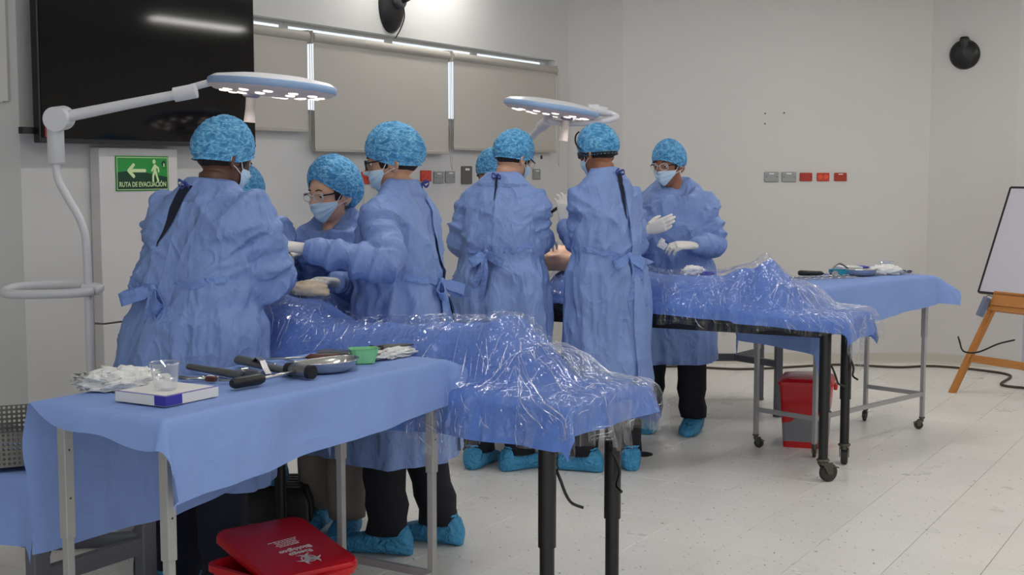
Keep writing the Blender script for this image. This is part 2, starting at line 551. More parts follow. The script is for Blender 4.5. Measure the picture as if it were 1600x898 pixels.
# floor slab with separate vinyl tiles on it
fl = struct(MB().box((1.0, 4.0, -0.05), (14, 16, 0.094)).build('floor', M_joint))
TS = 0.326
TO = Vector((1.843, 6.822, 0))           # a tile corner
t_me = None
def tile_mesh():
    g = 0.0011; h = TS / 2 - g; b = 0.0012
    mb = MB()
    ring = lambda s, z: [Vector((-s, -s, z)), Vector((s, -s, z)), Vector((s, s, z)), Vector((-s, s, z))]
    mb.rings([ring(h, -0.003), ring(h, -b), ring(h - b, 0.0)])
    me = mb.mesh('tile'); me.materials.append(M_tile)
    return me
tile_me = tile_mesh()
cosr = math.atan2(TU.y, TU.x)
cands = []; rest = []
for i in range(-34, 30):
    for j in range(-34, 34):
        c = TO + TU * (TS * (i + 0.5)) + TN * (TS * (j + 0.5))
        if not (-4.6 < c.x < 7.5 and -3.2 < c.y < 11.2): continue
        if c.y > 4.2 and abs(c.x) < c.y * 0.41 + 0.3 and c.x > -1.0 and c.y < 10.6 and (c.x > 0.2 - (7.0 - c.y) * 0.8 if c.y > 6.5 else True):
            cands.append(c)
        else:
            rest.append(c)
cands.sort(key=lambda c: c.y)
rest += cands[300:]; cands = cands[:300]
for k, c in enumerate(cands):
    o = bpy.data.objects.new('tile', tile_me); COL.objects.link(o)
    o.parent = fl; o.location = c; o.rotation_euler = (0, 0, cosr)
mb = MB()
Rt = Matrix.Rotation(cosr, 4, 'Z')
tv = [v.co.copy() for v in tile_me.vertices]; tf = [tuple(p.vertices) for p in tile_me.polygons]
for c in rest:
    M = Matrix.Translation(c) @ Rt
    mb.add([M @ v for v in tv], tf)
o = mb.build('tile_field', M_tile, fl, recalc=False); o['kind'] = 'stuff'

struct(MB().box((1.0, 4.0, CEIL_Z + 0.06), (14, 16, 0.12)).build('ceiling', M_ceil))

# left wall with its high window band (t .2 - 4.3, z 1.86 - 2.36)
def left_wall():
    mb = MB(); th = 0.14
    def slab(t0, t1, z0, z1):
        p = [WL(t0, 0), WL(t1, 0), WL(t1, 0, -th), WL(t0, 0, -th)]
        mb.add([Vector((q.x, q.y, z0)) for q in p] + [Vector((q.x, q.y, z1)) for q in p],
               [(3, 2, 1, 0), (4, 5, 6, 7), (0, 1, 5, 4), (1, 2, 6, 5), (2, 3, 7, 6), (3, 0, 4, 7)])
    slab(-0.05, 5.2, 0, 1.86); slab(-0.05, 5.2, 2.388, CEIL_Z)
    slab(-0.05, 0.2, 1.86, 2.388); slab(4.3, 5.2, 1.86, 2.388)
    return struct(mb.build('wall_left', M_wall2))
left_wall()
# window band behind the blinds: frame and panes
wf = MB()
for t in (0.22, 1.24, 2.26, 3.28, 4.28):
    wf.bar(WL(t, 1.86, -0.09), WL(t, 2.388, -0.09), 0.035, 0.04, up=TN)
for z in (1.875, 2.384):
    wf.bar(WL(0.2, z, -0.09), WL(4.3, z, -0.09), 0.03, 0.03)
wo = struct(wf.build('window_1', M_frame), 'high window band behind the roller blinds')
for k in range(4):
    t0 = 0.23 + 1.02 * k
    g = MB().bar(WL(t0, 2.11, -0.09), WL(t0 + 1.0, 2.135, -0.09), 0.005, 0.50)
    g.build('pane', M_glass, wo)

PC = [(0.44, 10.4), (0.868, 10.27), (3.30, 10.33), (3.86, 10.0)]
wall_quad('wall_back_pilaster', PC[0], PC[1], 0, CEIL_Z, m=M_wall)
wall_quad('wall_back', PC[1], PC[2], 0, CEIL_Z, m=M_wall)
wall_quad('wall_back_right', PC[2], PC[3], 0, CEIL_Z, m=M_wall)
# door recess on the right
wall_quad('wall_door_jamb', PC[3], (3.95, 9.98), 0, CEIL_Z, m=M_wall2)
wall_quad('wall_over_door', (3.95, 9.98), (5.1, 9.6), 2.28, CEIL_Z, m=M_wall)
wall_quad('wall_right_end', (5.1, 9.6), (6.6, 9.1), 0, CEIL_Z, m=M_wall)
dr = struct(MB().box((0, 0, 1.14), (1.18, 0.05, 2.26)).build('door_1', M_door), 'pale lavender door at the right edge')
dr.location = (4.53, 9.86, 0); dr.rotation_euler = (0, 0, math.atan2(9.6 - 9.98, 5.1 - 3.95))
MB().lathe([(0.012, 0), (0.012, 0.05), (0.026, 0.055), (0.026, 0.09), (0.0, 0.095)], 16, (0.5, -0.02, 1.0), Matrix.Rotation(PI / 2, 4, 'X')).build('door_handle', M_steel, dr, True)
wall_quad('wall_right', (6.6, 9.1), (6.6, -2.0), 0, CEIL_Z, m=M_wall)
# near left wall, with the frame of a board or window on it
NL = [WL(5.2, 0), Vector((-4.6, 5.75, 0))]
wall_quad('wall_near_left', (NL[1].x, NL[1].y), (NL[0].x, NL[0].y), 0, CEIL_Z, m=M_wall2)
wall_quad('wall_far_left', (-4.6, -2.0), (-4.6, 5.75), 0, CEIL_Z, m=M_wall2)
def tiltbox(z0, z1, x0, x1, dp):
    d = (NL[0] - NL[1]).normalized(); n = Vector((d.y, -d.x, 0))
    a = NL[0] - d * x0; b = NL[0] - d * x1
    return a + n * dp / 2, b + n * dp / 2
mb = MB()
a, b = tiltbox(0, 0, 0.06, 0.9, 0.03)
for z in (1.86, 2.9):
    mb.bar(Vector((a.x, a.y, z)), Vector((b.x, b.y, z)), 0.03, 0.05)
for q in (a, b):
    mb.bar(Vector((q.x, q.y, 1.84)), Vector((q.x, q.y, 2.92)), 0.05, 0.03, up=(0, 1, 0))
w2 = struct(mb.build('window_2', M_wall), 'pale window frame on the wall left of the television')
MB().bar(Vector((a.x, a.y, 2.38)) + Vector((0, 0.004, 0)), Vector((b.x, b.y, 2.38)) + Vector((0, 0.004, 0)), 0.012, 1.02).build('pane', M_blind, w2)

# vinyl baseboards
def baseboard(name, a, b, h=0.075):
    a = Vector((a[0], a[1], 0)); b = Vector((b[0], b[1], 0))
    d = (b - a).normalized(); n = Vector((d.y, -d.x, 0))
    rg = []
    for p in (a, b):
        rg.append([p + n * 0.001, p + n * 0.02, p + n * 0.012 + Vector((0, 0, 0.02)), p + n * 0.008 + Vector((0, 0, h)), p + n * 0.001 + Vector((0, 0, h + 0.004))])
    return struct(MB().rings(rg).build(name, M_base))
baseboard('baseboard_back_pilaster', PC[0], PC[1]); baseboard('baseboard_back', PC[1], PC[2]); baseboard('baseboard_back_right', PC[2], PC[3])
baseboard('baseboard_left', (WL(5.2, 0).x, WL(5.2, 0).y), PC[0])

# column panel with the evacuation sign
col = thing('wall_panel', 'tall white boxed panel under the television carrying the green sign', 'panel', WL(4.55, 0, 0.0))
Rw = frame((0, 0, 0), -TU, TN, (0, 0, 1))      # local x along -TU (towards the camera), y out of the wall
def onwall(mb): return mb.xf(Rw)
for z0, z1, nm in ((0.0, 0.785, 'lower_panel'), (0.79, 1.64, 'upper_panel')):
    onwall(MB().box((0.0, 0.035, (z0 + z1) / 2), (0.51, 0.066, z1 - z0 - 0.003), bev=0.004)).build(nm, mat('panel_white', (214, 211, 210), 0.5), col)

# ------------------------------------------------------------------ ceiling lights (all above the frame)
cl_n = 0
LIGHT_POS = [(x, y) for y in (2.6, 5.6, 8.4) for x in (-0.4, 2.2, 4.8)]
m_panel = mat('ceiling_panel_glow', (255, 255, 255), 0.5, emit=(255, 252, 246), estr=PANEL_STRENGTH)
rown = {2.6: 'in front of the instrument table', 5.6: 'over the front operating group', 8.4: 'near the back wall'}
for (x, y) in LIGHT_POS:
    side = 'leftmost' if x < -2 else ('left of centre' if x < 0 else ('right of centre' if x < 3 else 'far right'))
    t = thing('ceiling_light', 'long ceiling light %s, %s' % (rown[y], side), 'light', (x, y, CEIL_Z - 0.07), math.atan2(TU.y, TU.x), 'long ceiling lights')
    MB().box((0, 0, 0.045), (1.26, 0.16, 0.05), bev=0.008).build('housing', M_white, t)
    MB().box((0, 0, 0.012), (1.22, 0.12, 0.022), bev=0.006).build('diffuser', m_panel, t)

# ------------------------------------------------------------------ wall things
# television
tv = thing('television', 'large black flat television on the left wall with dark glossy screen', 'television', WL(4.49, 1.652, 0.12))
onwall(MB().box((0, -0.005, 0.405), (1.42, 0.045, 0.81), bev=0.006)).build('casing', M_bezel, tv)
onwall(MB().box((0, 0.0185, 0.412), (1.40, 0.004, 0.776))).build('screen', M_screen, tv)
onwall(MB().box((0, 0.019, 0.011), (1.41, 0.006, 0.016), bev=0.002)).build('bottom_bezel', mat('bezel_strip', (34, 34, 38), 0.3), tv)
onwall(MB().box((0.74, -0.03, 0.055), (0.07, 0.03, 0.03)).box((0, -0.065, 0.4), (0.5, 0.08, 0.4))).build('bracket', M_black, tv)
onwall(MB().box((0.675, 0.0225, 0.055), (0.022, 0.002, 0.06))).build('red_sticker', mat('sticker', (150, 40, 40), 0.5), tv)

# roller blinds
def blind(t0, t1, zb, label, off=0.045):
    r = thing('roller_blind', label, 'blind', WL((t0 + t1) / 2, 0, off), 0, 'roller blinds on the left wall')
    L = t1 - t0
    mb = MB(); n = 24
    # cloth with very faint waviness
    rg = []
    zt = 2.30
    vs = []; fs = []
    nx, nz = 24, 8
    for th in (0.0, -0.0015):
        for i in range(nx + 1):
            for k in range(nz + 1):
                x = -L / 2 + L * i / nx; z = zt + (zb - zt) * k / nz
                vs.append(Vector((x, 0.012 + th + 0.002 * noise.noise(Vector((x * 3, z * 1.2, t0))), z)))
    q = (nx + 1) * (nz + 1)
    for i in range(nx):
        for k in range(nz):
            a = i * (nz + 1) + k
            fs.append((a, a + 1, a + nz + 2, a + nz + 1)); fs.append((q + a, q + a + nz + 1, q + a + nz + 2, q + a + 1))
    onwall(mb.add(vs, fs)).build('cloth', M_blind, r, True)
    onwall(MB().tube([(-L / 2 - 0.01, 0, zt), (L / 2 + 0.01, 0, zt)], 0.030, 20)).build('roller', M_blindbar, r, True, 40)
    onwall(MB().box((0, 0.012, zb - 0.004), (L, 0.012, 0.022), bev=0.004)).build('bottom_bar', M_blindbar, r)
    for s in (-1, 1):
        onwall(MB().box((s * (L / 2 + 0.014), -0.012, zt), (0.01, 0.06, 0.075), bev=0.004)).build('end_bracket', M_blindbar, r)
    onwall(MB().tube(smoothpath([(-L / 2 - 0.012, 0.02, zt), (-L / 2 - 0.013, 0.02, zb + 0.1), (-L / 2 - 0.012, 0.022, zb - 0.06), (-L / 2 - 0.02, 0.024, zb - 0.1), (-L / 2 - 0.034, 0.022, zb - 0.05), (-L / 2 - 0.03, 0.02, zt)], 6), 0.0018, 6)).build('bead_chain', M_blindbar, r)
    return r
blind(3.245, 4.25, 1.765, 'roller blind partly hidden behind the television')
blind(1.785, 3.185, 1.655, 'middle and widest roller blind, hanging lowest')
blind(0.29, 1.72, 1.685, 'farthest roller blind, beside the far corner')

# socket plates on the left wall
def plate(t, z, w, h, m, label, grp, kind='socket'):
    p = thing('wall_socket', label, 'socket', WL(t, z, 0.0), 0, grp)
    onwall(MB().box((0, 0.006, 0), (w, 0.012, h), bev=0.004)).build('cover', m, p)
    for s in (-1, 1):
        onwall(MB().tube([(s * w * 0.34, 0.010, 0), (s * w * 0.34, 0.0135, 0)], 0.004, 8)).build('screw', M_darkgrey, p)
    if kind == 'socket':
        for s in (-1, 1):
            onwall(MB().box((s * 0.022, 0.012, 0.0), (0.028, 0.003, 0.034), bev=0.001)).build('outlet', m, p)
    else:
        onwall(MB().box((0, 0.0125, h * 0.32), (w * 0.4, 0.003, h * 0.12))).build('name_plate', M_paper, p)
    return p
plate(2.80, 1.485, 0.12, 0.075, M_red, 'red wall socket seen right behind the woman in goggles', 'red sockets on the left wall')
plate(2.62, 1.485, 0.12, 0.075, M_red, 'red wall socket with a black plug in it', 'red sockets on the left wall')
plate(1.98, 1.495, 0.12, 0.075, M_red, 'red wall socket behind the neck of the man in black glasses', 'red sockets on the left wall')
plate(1.83, 1.485, 0.115, 0.08, M_greyplate, 'grey wall plate next to the red socket, nearer of two', 'grey plates on the left wall', 'blank')
plate(1.69, 1.488, 0.115, 0.08, M_greyplate, 'grey wall plate nearer the tall dark one, farther of two', 'grey plates on the left wall', 'blank')
plate(1.48, 1.50, 0.13, 0.125, M_darkgrey, 'tall dark grey wall plate beside two grey ones', 'grey plates on the left wall', 'blank')
plate(0.50, 1.505, 0.11, 0.08, M_greyplate, 'grey wall plate in the far corner above a gowned shoulder', 'grey plates on the left wall', 'blank')
k = thing('power_cable', 'black plug and cable hanging from the red wall socket', 'cable', WL(2.60, 1.485, 0.0))
onwall(MB().box((0.0, 0.03, 0.0), (0.04, 0.03, 0.03), bev=0.006)).build('plug', M_black, k)
onwall(MB().tube(smoothpath([(-0.015, 0.04, 0), (-0.06, 0.06, -0.01), (-0.10, 0.05, -0.09), (-0.115, 0.04, -0.3), (-0.12, 0.03, -0.8), (-0.1, 0.03, -1.47)], 8), 0.006, 8)).build('cord', M_black, k, True)
w = onwall(MB().tube([(0, 0.01, 0), (0, 0.01, -1.40)], 0.004, 6)).build('cable_trunk', M_wall2)
w.location = WL(2.66, 1.44, 0); tag(w, 'thin white cable trunking running down below red socket', 'trunking')
w = onwall(MB().box((0, 0.004, 0), (0.02, 0.008, 0.028), bev=0.002)).build('wall_hook', M_black)
w.location = WL(0.42, 1.635, 0); tag(w, 'tiny black hook on the wall under the farthest blind', 'hook')

# socket plates on the back wall
def bplate(x, w, h, m, label, grp, kind):
    z = 1.483; y = 10.27 + (x - 0.868) * 0.0247
    p = thing('wall_socket', label, 'socket', (x, y, z), 0, grp)
    MB().box((0, -0.006, 0), (w, 0.012, h), bev=0.006).build('cover', m, p)
    for s in (-1, 1):
        MB().tube([(s * w * 0.36, -0.011, 0), (s * w * 0.36, -0.0135, 0)], 0.004, 8).build('screw', M_black, p)
    if kind == 'blank':
        MB().box((0, -0.0125, h * 0.33), (w * 0.34, 0.003, h * 0.12)).build('name_plate', M_paper, p)
    elif kind == 'twin':
        for s in (-1, 1):
            MB().lathe([(0.018, 0), (0.018, 0.003), (0.0, 0.003)], 16, (s * 0.022, -0.012, 0), Matrix.Rotation(PI / 2, 4, 'X')).build('outlet', mat('orange_outlet', (226, 84, 48), 0.4), p)
    else:
        MB().box((0, -0.0125, 0), (w * 0.3, 0.003, h * 0.4), bev=0.001).build('outlet', m, p)
bplate(2.048, 0.115, 0.078, M_greyplate, 'grey wall plate, leftmost of the row on the back wall', 'row of plates on the back wall', 'blank')
bplate(2.186, 0.115, 0.078, M_greyplate, 'grey wall plate next to the red sockets, second of the back row', 'row of plates on the back wall', 'blank')
M_red2 = mat('deep_red_plate', (168, 48, 26), 0.5)
bplate(2.322, 0.10, 0.066, M_red2, 'dull red socket in the middle of the back wall row', 'row of plates on the back wall', 'single')
bplate(2.458, 0.10, 0.066, mat('bright_red_plate', (196, 52, 32), 0.45), 'bright red twin socket, fourth of the back wall row', 'row of plates on the back wall', 'twin')
bplate(2.596, 0.10, 0.066, M_red2, 'red socket with white name plate, rightmost of back wall row', 'row of plates on the back wall', 'blank')
for k, (x, z) in enumerate(((1.99, 1.98), (1.99, 1.90), (2.14, 1.985))):
    o = MB().lathe([(0.007, 0), (0.007, 0.004), (0.0, 0.006)], 10, (0, 0, 0), Matrix.Rotation(PI / 2, 4, 'X')).build('wall_anchor', M_darkgrey)
    o.location = (x, 10.27 + (x - 0.868) * 0.0247, z)
    tag(o, ('small dark screw hole in the bare back wall, upper left', 'small dark screw hole in the bare back wall, lower left', 'small dark screw hole in the bare back wall, right one')[k], 'screw', 'screw holes on the back wall')

# wall fan (left wall): base plate, arm, motor head, cage and blades
fan = thing('wall_fan', 'black wall fan high on the left wall above the blinds', 'fan', WL(2.36, 2.58, 0))
Mo = Matrix.Rotation(-PI / 2, 4, 'X')
onwall(MB().lathe([(0.15, 0.0), (0.15, 0.012), (0.135, 0.035), (0.09, 0.06), (0.0, 0.066)], 32, (0, 0, 0), Matrix.Diagonal((0.82, 1, 1.2, 1)) @ Mo)).build('wall_plate', M_black, fan, True, 40)
onwall(MB().lathe([(0.05, 0), (0.05, 0.05), (0.04, 0.06), (0, 0.06)], 20, (0, 0.045, 0.02), Mo)).build('pivot', mat('fan_grey', (70, 70, 74), 0.5), fan, True, 40)
onwall(MB().tube([(0, 0.08, 0.02), (-0.03, 0.16, 0.06), (-0.06, 0.22, 0.17), (-0.07, 0.25, 0.24)], [0.03, 0.028, 0.026, 0.03], 14)).build('arm', M_black, fan, True, 40)
hd = onwall(MB().tube([(-0.13, 0.35, 0.065), (-0.125, 0.35, 0.085), (-0.10, 0.33, 0.22), (-0.09, 0.32, 0.26)], [0.05, 0.068, 0.068, 0.05], 20)).build('motor_head', M_black, fan, True, 40)
# blades and cage sit on the upper end of the motor, axis leaning up and out
FA = Vector((0.12, -0.05, 0.95)).normalized(); FC = Vector((-0.085, 0.315, 0.30))
FX = FA.cross(Vector((0, 1, 0))).normalized(); FY = FA.cross(FX)
fp = lambda r, a, h: FC + FX * (r * math.cos(a)) + FY * (r * math.sin(a)) + FA * h
for k in range(3):
    a = 2 * PI * k / 3 + 0.5
    onwall(MB().ribbon([fp(0.03, a, 0.05), fp(0.10, a, 0.05), fp(0.18, a, 0.05)], [0.05, 0.09, 0.07], [FX * -math.sin(a) + FY * math.cos(a) + FA * 0.4] * 3, 0.003)).build('blade', M_black, fan)
cg = MB()
for k in range(28):
    a = 2 * PI * k / 28
    cg.tube([fp(r, a, h) for r, h in ((0.05, 0.0), (0.16, 0.012), (0.20, 0.05), (0.16, 0.09), (0.04, 0.10))], 0.002, 5)
cg.tube([fp(0.202, 2 * PI * k / 40, 0.05) for k in range(41)], 0.004, 6)
onwall(cg).build('cage', M_black, fan)
onwall(MB().tube(smoothpath([(-0.02, 0.09, 0.0), (-0.045, 0.08, -0.08), (-0.045, 0.05, -0.15), (-0.015, 0.03, -0.21)], 8), 0.004, 6)).build('cord', M_black, fan, True)

# round black plate on the back-right wall
d = (Vector((PC[3][0], PC[3][1], 0)) - Vector((PC[2][0], PC[2][1], 0))).normalized()
n = Vector((d.y, -d.x, 0))
ctr = Vector((PC[2][0], PC[2][1], 0)) + d * 0.25
bp = thing('wall_mount', 'round black wall mount with a small top nub on the right wall', 'wall mount', (ctr.x, ctr.y, 2.43))
Rb = frame((0, 0, 0), d, n, (0, 0, 1)) @ Matrix.Diagonal((1, -1, 1, 1)) @ Matrix.Diagonal((1, -1, 1, 1))
Mr = Rb @ Mo
MB().lathe([(0.115, 0), (0.115, 0.014), (0.10, 0.04), (0.06, 0.058), (0.0, 0.062)], 36, (0, 0, 0), Mr).build('plate', M_black, bp, True, 40)
MB().box((0, 0.03, 0.085), (0.07, 0.06, 0.10), bev=0.02).xf(Rb).build('pivot_housing', M_black, bp, True, 40)
for s in (-1, 1):
    MB().box((s * 0.012, 0.062, 0.075), (0.006, 0.004, 0.07)).xf(Rb).build('rib', M_bezel, bp)

# evacuation sign on the panel
SIGN = thing('evacuation_sign', 'green evacuation route sign with arrow and walking figure', 'sign', WL(4.535, 1.428, 0.0695))
def onsign(mb): return mb.xf(Rs)
Rs = frame((0, 0, 0), TU, (0, 0, 1), TN) @ Matrix.Translation((-0.1725, 0, 0))     # x right, y up, z out
SW, SH = 0.345, 0.172
onsign(MB().prism([(0, 0), (SW, 0), (SW, SH), (0, SH)], 0.003)).build('board', M_green, SIGN)
hill = [(0.004, 0.004), (SW - 0.004, 0.004), (SW - 0.004, 0.05)]
for k in range(21):
    x = SW - 0.004 - (SW - 0.008) * k / 20
    hill.append((x, 0.082 + 0.016 * math.cos((x - 0.10) * 11) if x < 0.24 else 0.082 + 0.016 * math.cos(0.14 * 11) - (x - 0.24) * 0.15))
onsign(MB().prism(hill, 0.0008).xf(Matrix.Translation((0, 0, 0.003)))).build('hill_print', M_dkgreen, SIGN)
bd = MB()
for x0, y0, x1, y1 in ((0.006, 0.006, SW - 0.006, 0.009), (0.006, SH - 0.009, SW - 0.006, SH - 0.006), (0.006, 0.009, 0.009, SH - 0.009), (SW - 0.009, 0.009, SW - 0.006, SH - 0.009)):
    bd.prism([(x0, y0), (x1, y0), (x1, y1), (x0, y1)], 0.0006, Matrix.Translation((0, 0, 0.0039)))
onsign(bd).build('border_print', M_cream, SIGN)
def capsule(mb, p0, p1, r, r2=None, z=0.004):
    r2 = r2 or r
    d = Vector((p1[0] - p0[0], p1[1] - p0[1], 0)); a = math.atan2(d.y, d.x)
    poly = [(p0[0] + r * math.cos(a + PI / 2 + PI * k / 8), p0[1] + r * math.sin(a + PI / 2 + PI * k / 8)) for k in range(9)]
    poly += [(p1[0] + r2 * math.cos(a - PI / 2 + PI * k / 8), p1[1] + r2 * math.sin(a - PI / 2 + PI * k / 8)) for k in range(9)]
    capsule.n += 1
    mb.prism(poly, 0.0008, Matrix.Translation((0, 0, z + capsule.n * 0.00004)))
capsule.n = 0
ar = MB()
capsule(ar, (0.080, 0.100), (0.185, 0.100), 0.0085); capsule(ar, (0.080, 0.100), (0.112, 0.128), 0.0085); capsule(ar, (0.080, 0.100), (0.112, 0.072), 0.0085)
onsign(ar).build('arrow_print', M_cream, SIGN)
wk = MB()
capsule(wk, (0.247, 0.1445), (0.247, 0.1455), 0.0105)
capsule(wk, (0.252, 0.122), (0.252, 0.098), 0.0095, 0.009)
capsule(wk, (0.248, 0.123), (0.232, 0.100), 0.005); capsule(wk, (0.258, 0.123), (0.274, 0.112), 0.005); capsule(wk, (0.274, 0.112), (0.276, 0.096), 0.0048)
capsule(wk, (0.249, 0.095), (0.239, 0.073), 0.0072, 0.006); capsule(wk, (0.239, 0.073), (0.239, 0.050), 0.006)
capsule(wk, (0.256, 0.095), (0.264, 0.072), 0.0072, 0.006); capsule(wk, (0.264, 0.072), (0.272, 0.050), 0.006)
onsign(wk).build('walker_print', M_cream, SIGN)
em = MB(); capsule(em, (0.312, 0.134), (0.312, 0.137), 0.0135)
em.prism([(0.300, 0.114), (0.326, 0.114), (0.326, 0.116), (0.300, 0.116)], 0.0008, Matrix.Translation((0, 0, 0.004)))
e1 = onsign(em).build('emblem_print', M_emblem, SIGN)
em = MB(); capsule(em, (0.312, 0.122), (0.312, 0.133), 0.0032, 0.0045, 0.005)
onsign(em).build('emblem_figure_print', M_cream, SIGN)
tm = text_mesh('RUTA DE EVACUACIÓN', 0.034, bold=0.0005)
xs = [v.co.x for v in tm.vertices]; wtx = max(xs) - min(xs)
for v in tm.vertices:
    v.co = Rs @ Vector((0.020 + (v.co.x - min(xs)) * 0.305 / wtx, 0.021 + v.co.y * 1.0, 0.0045 + v.co.z))
link_mesh('lettering', tm, M_cream, SIGN, False)

# ------------------------------------------------------------------ tables
def caster(parent, x, y, r, h, a, big=False):
    """swivel caster under a leg; wheel on the floor, trailing in direction a"""
    t = r * 0.75
    wx, wy = x + math.cos(a) * r * 0.7, y + math.sin(a) * r * 0.7
    ax = Vector((-math.sin(a), math.cos(a), 0))
    fk = MB()
    fk.lathe([(r * 0.62, h - 0.012), (r * 0.72, h - 0.006), (r * 0.62, h)], 16, (x, y, 0))
    fk.lathe([(r * 0.42, h - 0.03), (r * 0.42, h - 0.012)], 12, (x, y, 0))
    for s in (-1, 1):
        o = ax * (s * t * 0.62)
        fk.add([Vector((x, y, h - 0.018)) + o + Vector((-math.cos(a), -math.sin(a), 0)) * r * 0.4, Vector((x, y, h - 0.018)) + o + Vector((math.cos(a), math.sin(a), 0)) * r * 0.9,
                Vector((wx, wy, r * 0.8)) + o + Vector((math.cos(a), math.sin(a), 0)) * r * 0.3, Vector((wx, wy, r * 0.8)) + o - Vector((math.cos(a), math.sin(a), 0)) * r * 0.3] +
               [q + ax * (s * 0.003) for q in (Vector((x, y, h - 0.018)) + o + Vector((-math.cos(a), -math.sin(a), 0)) * r * 0.4, Vector((x, y, h - 0.018)) + o + Vector((math.cos(a), math.sin(a), 0)) * r * 0.9,
                Vector((wx, wy, r * 0.8)) + o + Vector((math.cos(a), math.sin(a), 0)) * r * 0.3, Vector((wx, wy, r * 0.8)) + o - Vector((math.cos(a), math.sin(a), 0)) * r * 0.3)],
               [(0, 1, 2, 3), (7, 6, 5, 4), (0, 4, 5, 1), (1, 5, 6, 2), (2, 6, 7, 3), (3, 7, 4, 0)])
    # brake pedal
    fk.bar(Vector((wx, wy, r * 1.75)) , Vector((wx + math.cos(a) * r * 1.1, wy + math.sin(a) * r * 1.1, r * 1.45)), t * 1.2, 0.006)
    c = fk.build('caster', M_caster, parent)
    Mx = frame((0, 0, 0), (math.cos(a), math.sin(a), 0), (0, 0, 1), tuple(ax))
    MB().lathe([(r * 0.35, -t / 2 + 0.002), (r * 0.86, -t / 2), (r, -t / 3), (r, t / 3), (r * 0.86, t / 2), (r * 0.35, t / 2 - 0.002)], 24, (wx, wy, r), Mx).build('wheel', M_rubber, c, True, 35)
    return c

IL, IW, ITOP = 1.133, 0.379, 0.915
def instrument_table(loc, rz, label):
    t = thing('instrument_table', label, 'table', loc, rz, 'instrument tables on thin grey legs')
    MB().box((IL / 2, IW / 2 + 0.015, ITOP - 0.012), (IL + 0.06, IW + 0.09, 0.022), bev=0.004).build('table_top', M_steel2, t)
    fr = MB()
    for a, b in (((0, 0), (IL, 0)), ((IL, 0), (IL, IW)), ((IL, IW), (0, IW)), ((0, IW), (0, 0))):
        fr.bar((a[0], a[1], ITOP - 0.045), (b[0], b[1], ITOP - 0.045), 0.02, 0.04)
    fr.build('top_frame', M_alu, t)
    for k, (x, y) in enumerate(((0, 0), (IL, 0), (IL, IW), (0, IW))):
        lg = MB().box((x, y, 0.72), (0.030, 0.030, 0.34), bev=0.003).build('leg', M_alu, t)
        MB().box((x, y, 0.32), (0.023, 0.023, 0.50), bev=0.002).build('inner_tube', M_alu, lg)
        hl = MB()
        for z in (0.66, 0.79):
            hl.tube([(x, y - 0.0146, z), (x, y - 0.0154, z)], 0.0032, 8)
        hl.build('pin_hole', M_black, lg)['kind'] = 'stuff'
        caster(t, x, y, 0.026, 0.075, (0.6, 2.2, 3.5, 5.0)[k])
    for a, b in (((0, IW), (0, 0)), ((0, 0), (IL, 0)), ((IL, 0), (IL, IW))):
        MB().bar((a[0], a[1], 0.212), (b[0], b[1], 0.212), 0.016, 0.024).build('rail', M_alu, t)
    return t

def drape(name, label, cat, loc, rz, rect, quad, z, lipf, angf, m, nu=72, nv=64, ripple=0.012, seed=0, group=None, hf=None, kfold=26, edge=None):
    """cloth laid over a rectangle: quad = four cloth corners (plane coordinates), what lies outside the rectangle hangs"""
    x0, x1, y0, y1 = rect
    vs = []; fs = []
    for i in range(nu + 1):
        for j in range(nv + 1):
            a = i / nu; b = j / nv
            p = (Vector(quad[0]) * (1 - a) * (1 - b) + Vector(quad[1]) * a * (1 - b) + Vector(quad[2]) * a * b + Vector(quad[3]) * (1 - a) * b)
            if edge: p = p + Vector((edge(b) * (1 - a) ** 8, 0))
            cx = min(max(p.x, x0), x1); cy = min(max(p.y, y0), y1)
            e = Vector((p.x - cx, p.y - cy)); r = e.length
            hh = hf(cx, cy) if hf else 0.0
            q = Vector((p.x * 5, p.y * 5, seed))
            if r < 1e-6:
                vs.append(Vector((cx, cy, z + hh + 0.003 * noise.noise(q))))
                continue
            d = e / r
            lip = lipf(cx, cy, d); ang = angf(cx, cy, d)
            k = max(lip, 0.006)
            out = k * (1 - math.exp(-r / k)); drop = r - out
            sx = math.sin(ang)
            out += drop * sx; drop *= math.cos(ang)
            tang = Vector((-d.y, d.x))
            s = cx * abs(d.y) + cy * abs(d.x) + math.atan2(d.y, d.x) * 0.12
            w = min(1.0, drop / 0.12)
            fold = ripple * w * (math.sin(s * kfold + seed) + 0.6 * math.sin(s * kfold * 0.43 + seed * 2.1 + 1.0) + 1.2 * noise.noise(Vector((s * 9, drop * 2, seed))))
            o2 = d * max(0.004, out + fold + ripple * w * 0.8)
            vs.append(Vector((cx + o2.x, cy + o2.y, z + hh * math.exp(-r / 0.05) - drop + 0.003 * noise.noise(q))))
    for i in range(nu):
        for j in range(nv):
            a = i * (nv + 1) + j
            fs.append((a, a + nv + 1, a + nv + 2, a + 1))
    mb = MB().add(vs, fs)
    o = mb.build(name, m, None, True, recalc=False)
    o.location = loc; o.rotation_euler = (0, 0, rz)
    return tag(o, label, cat, group)

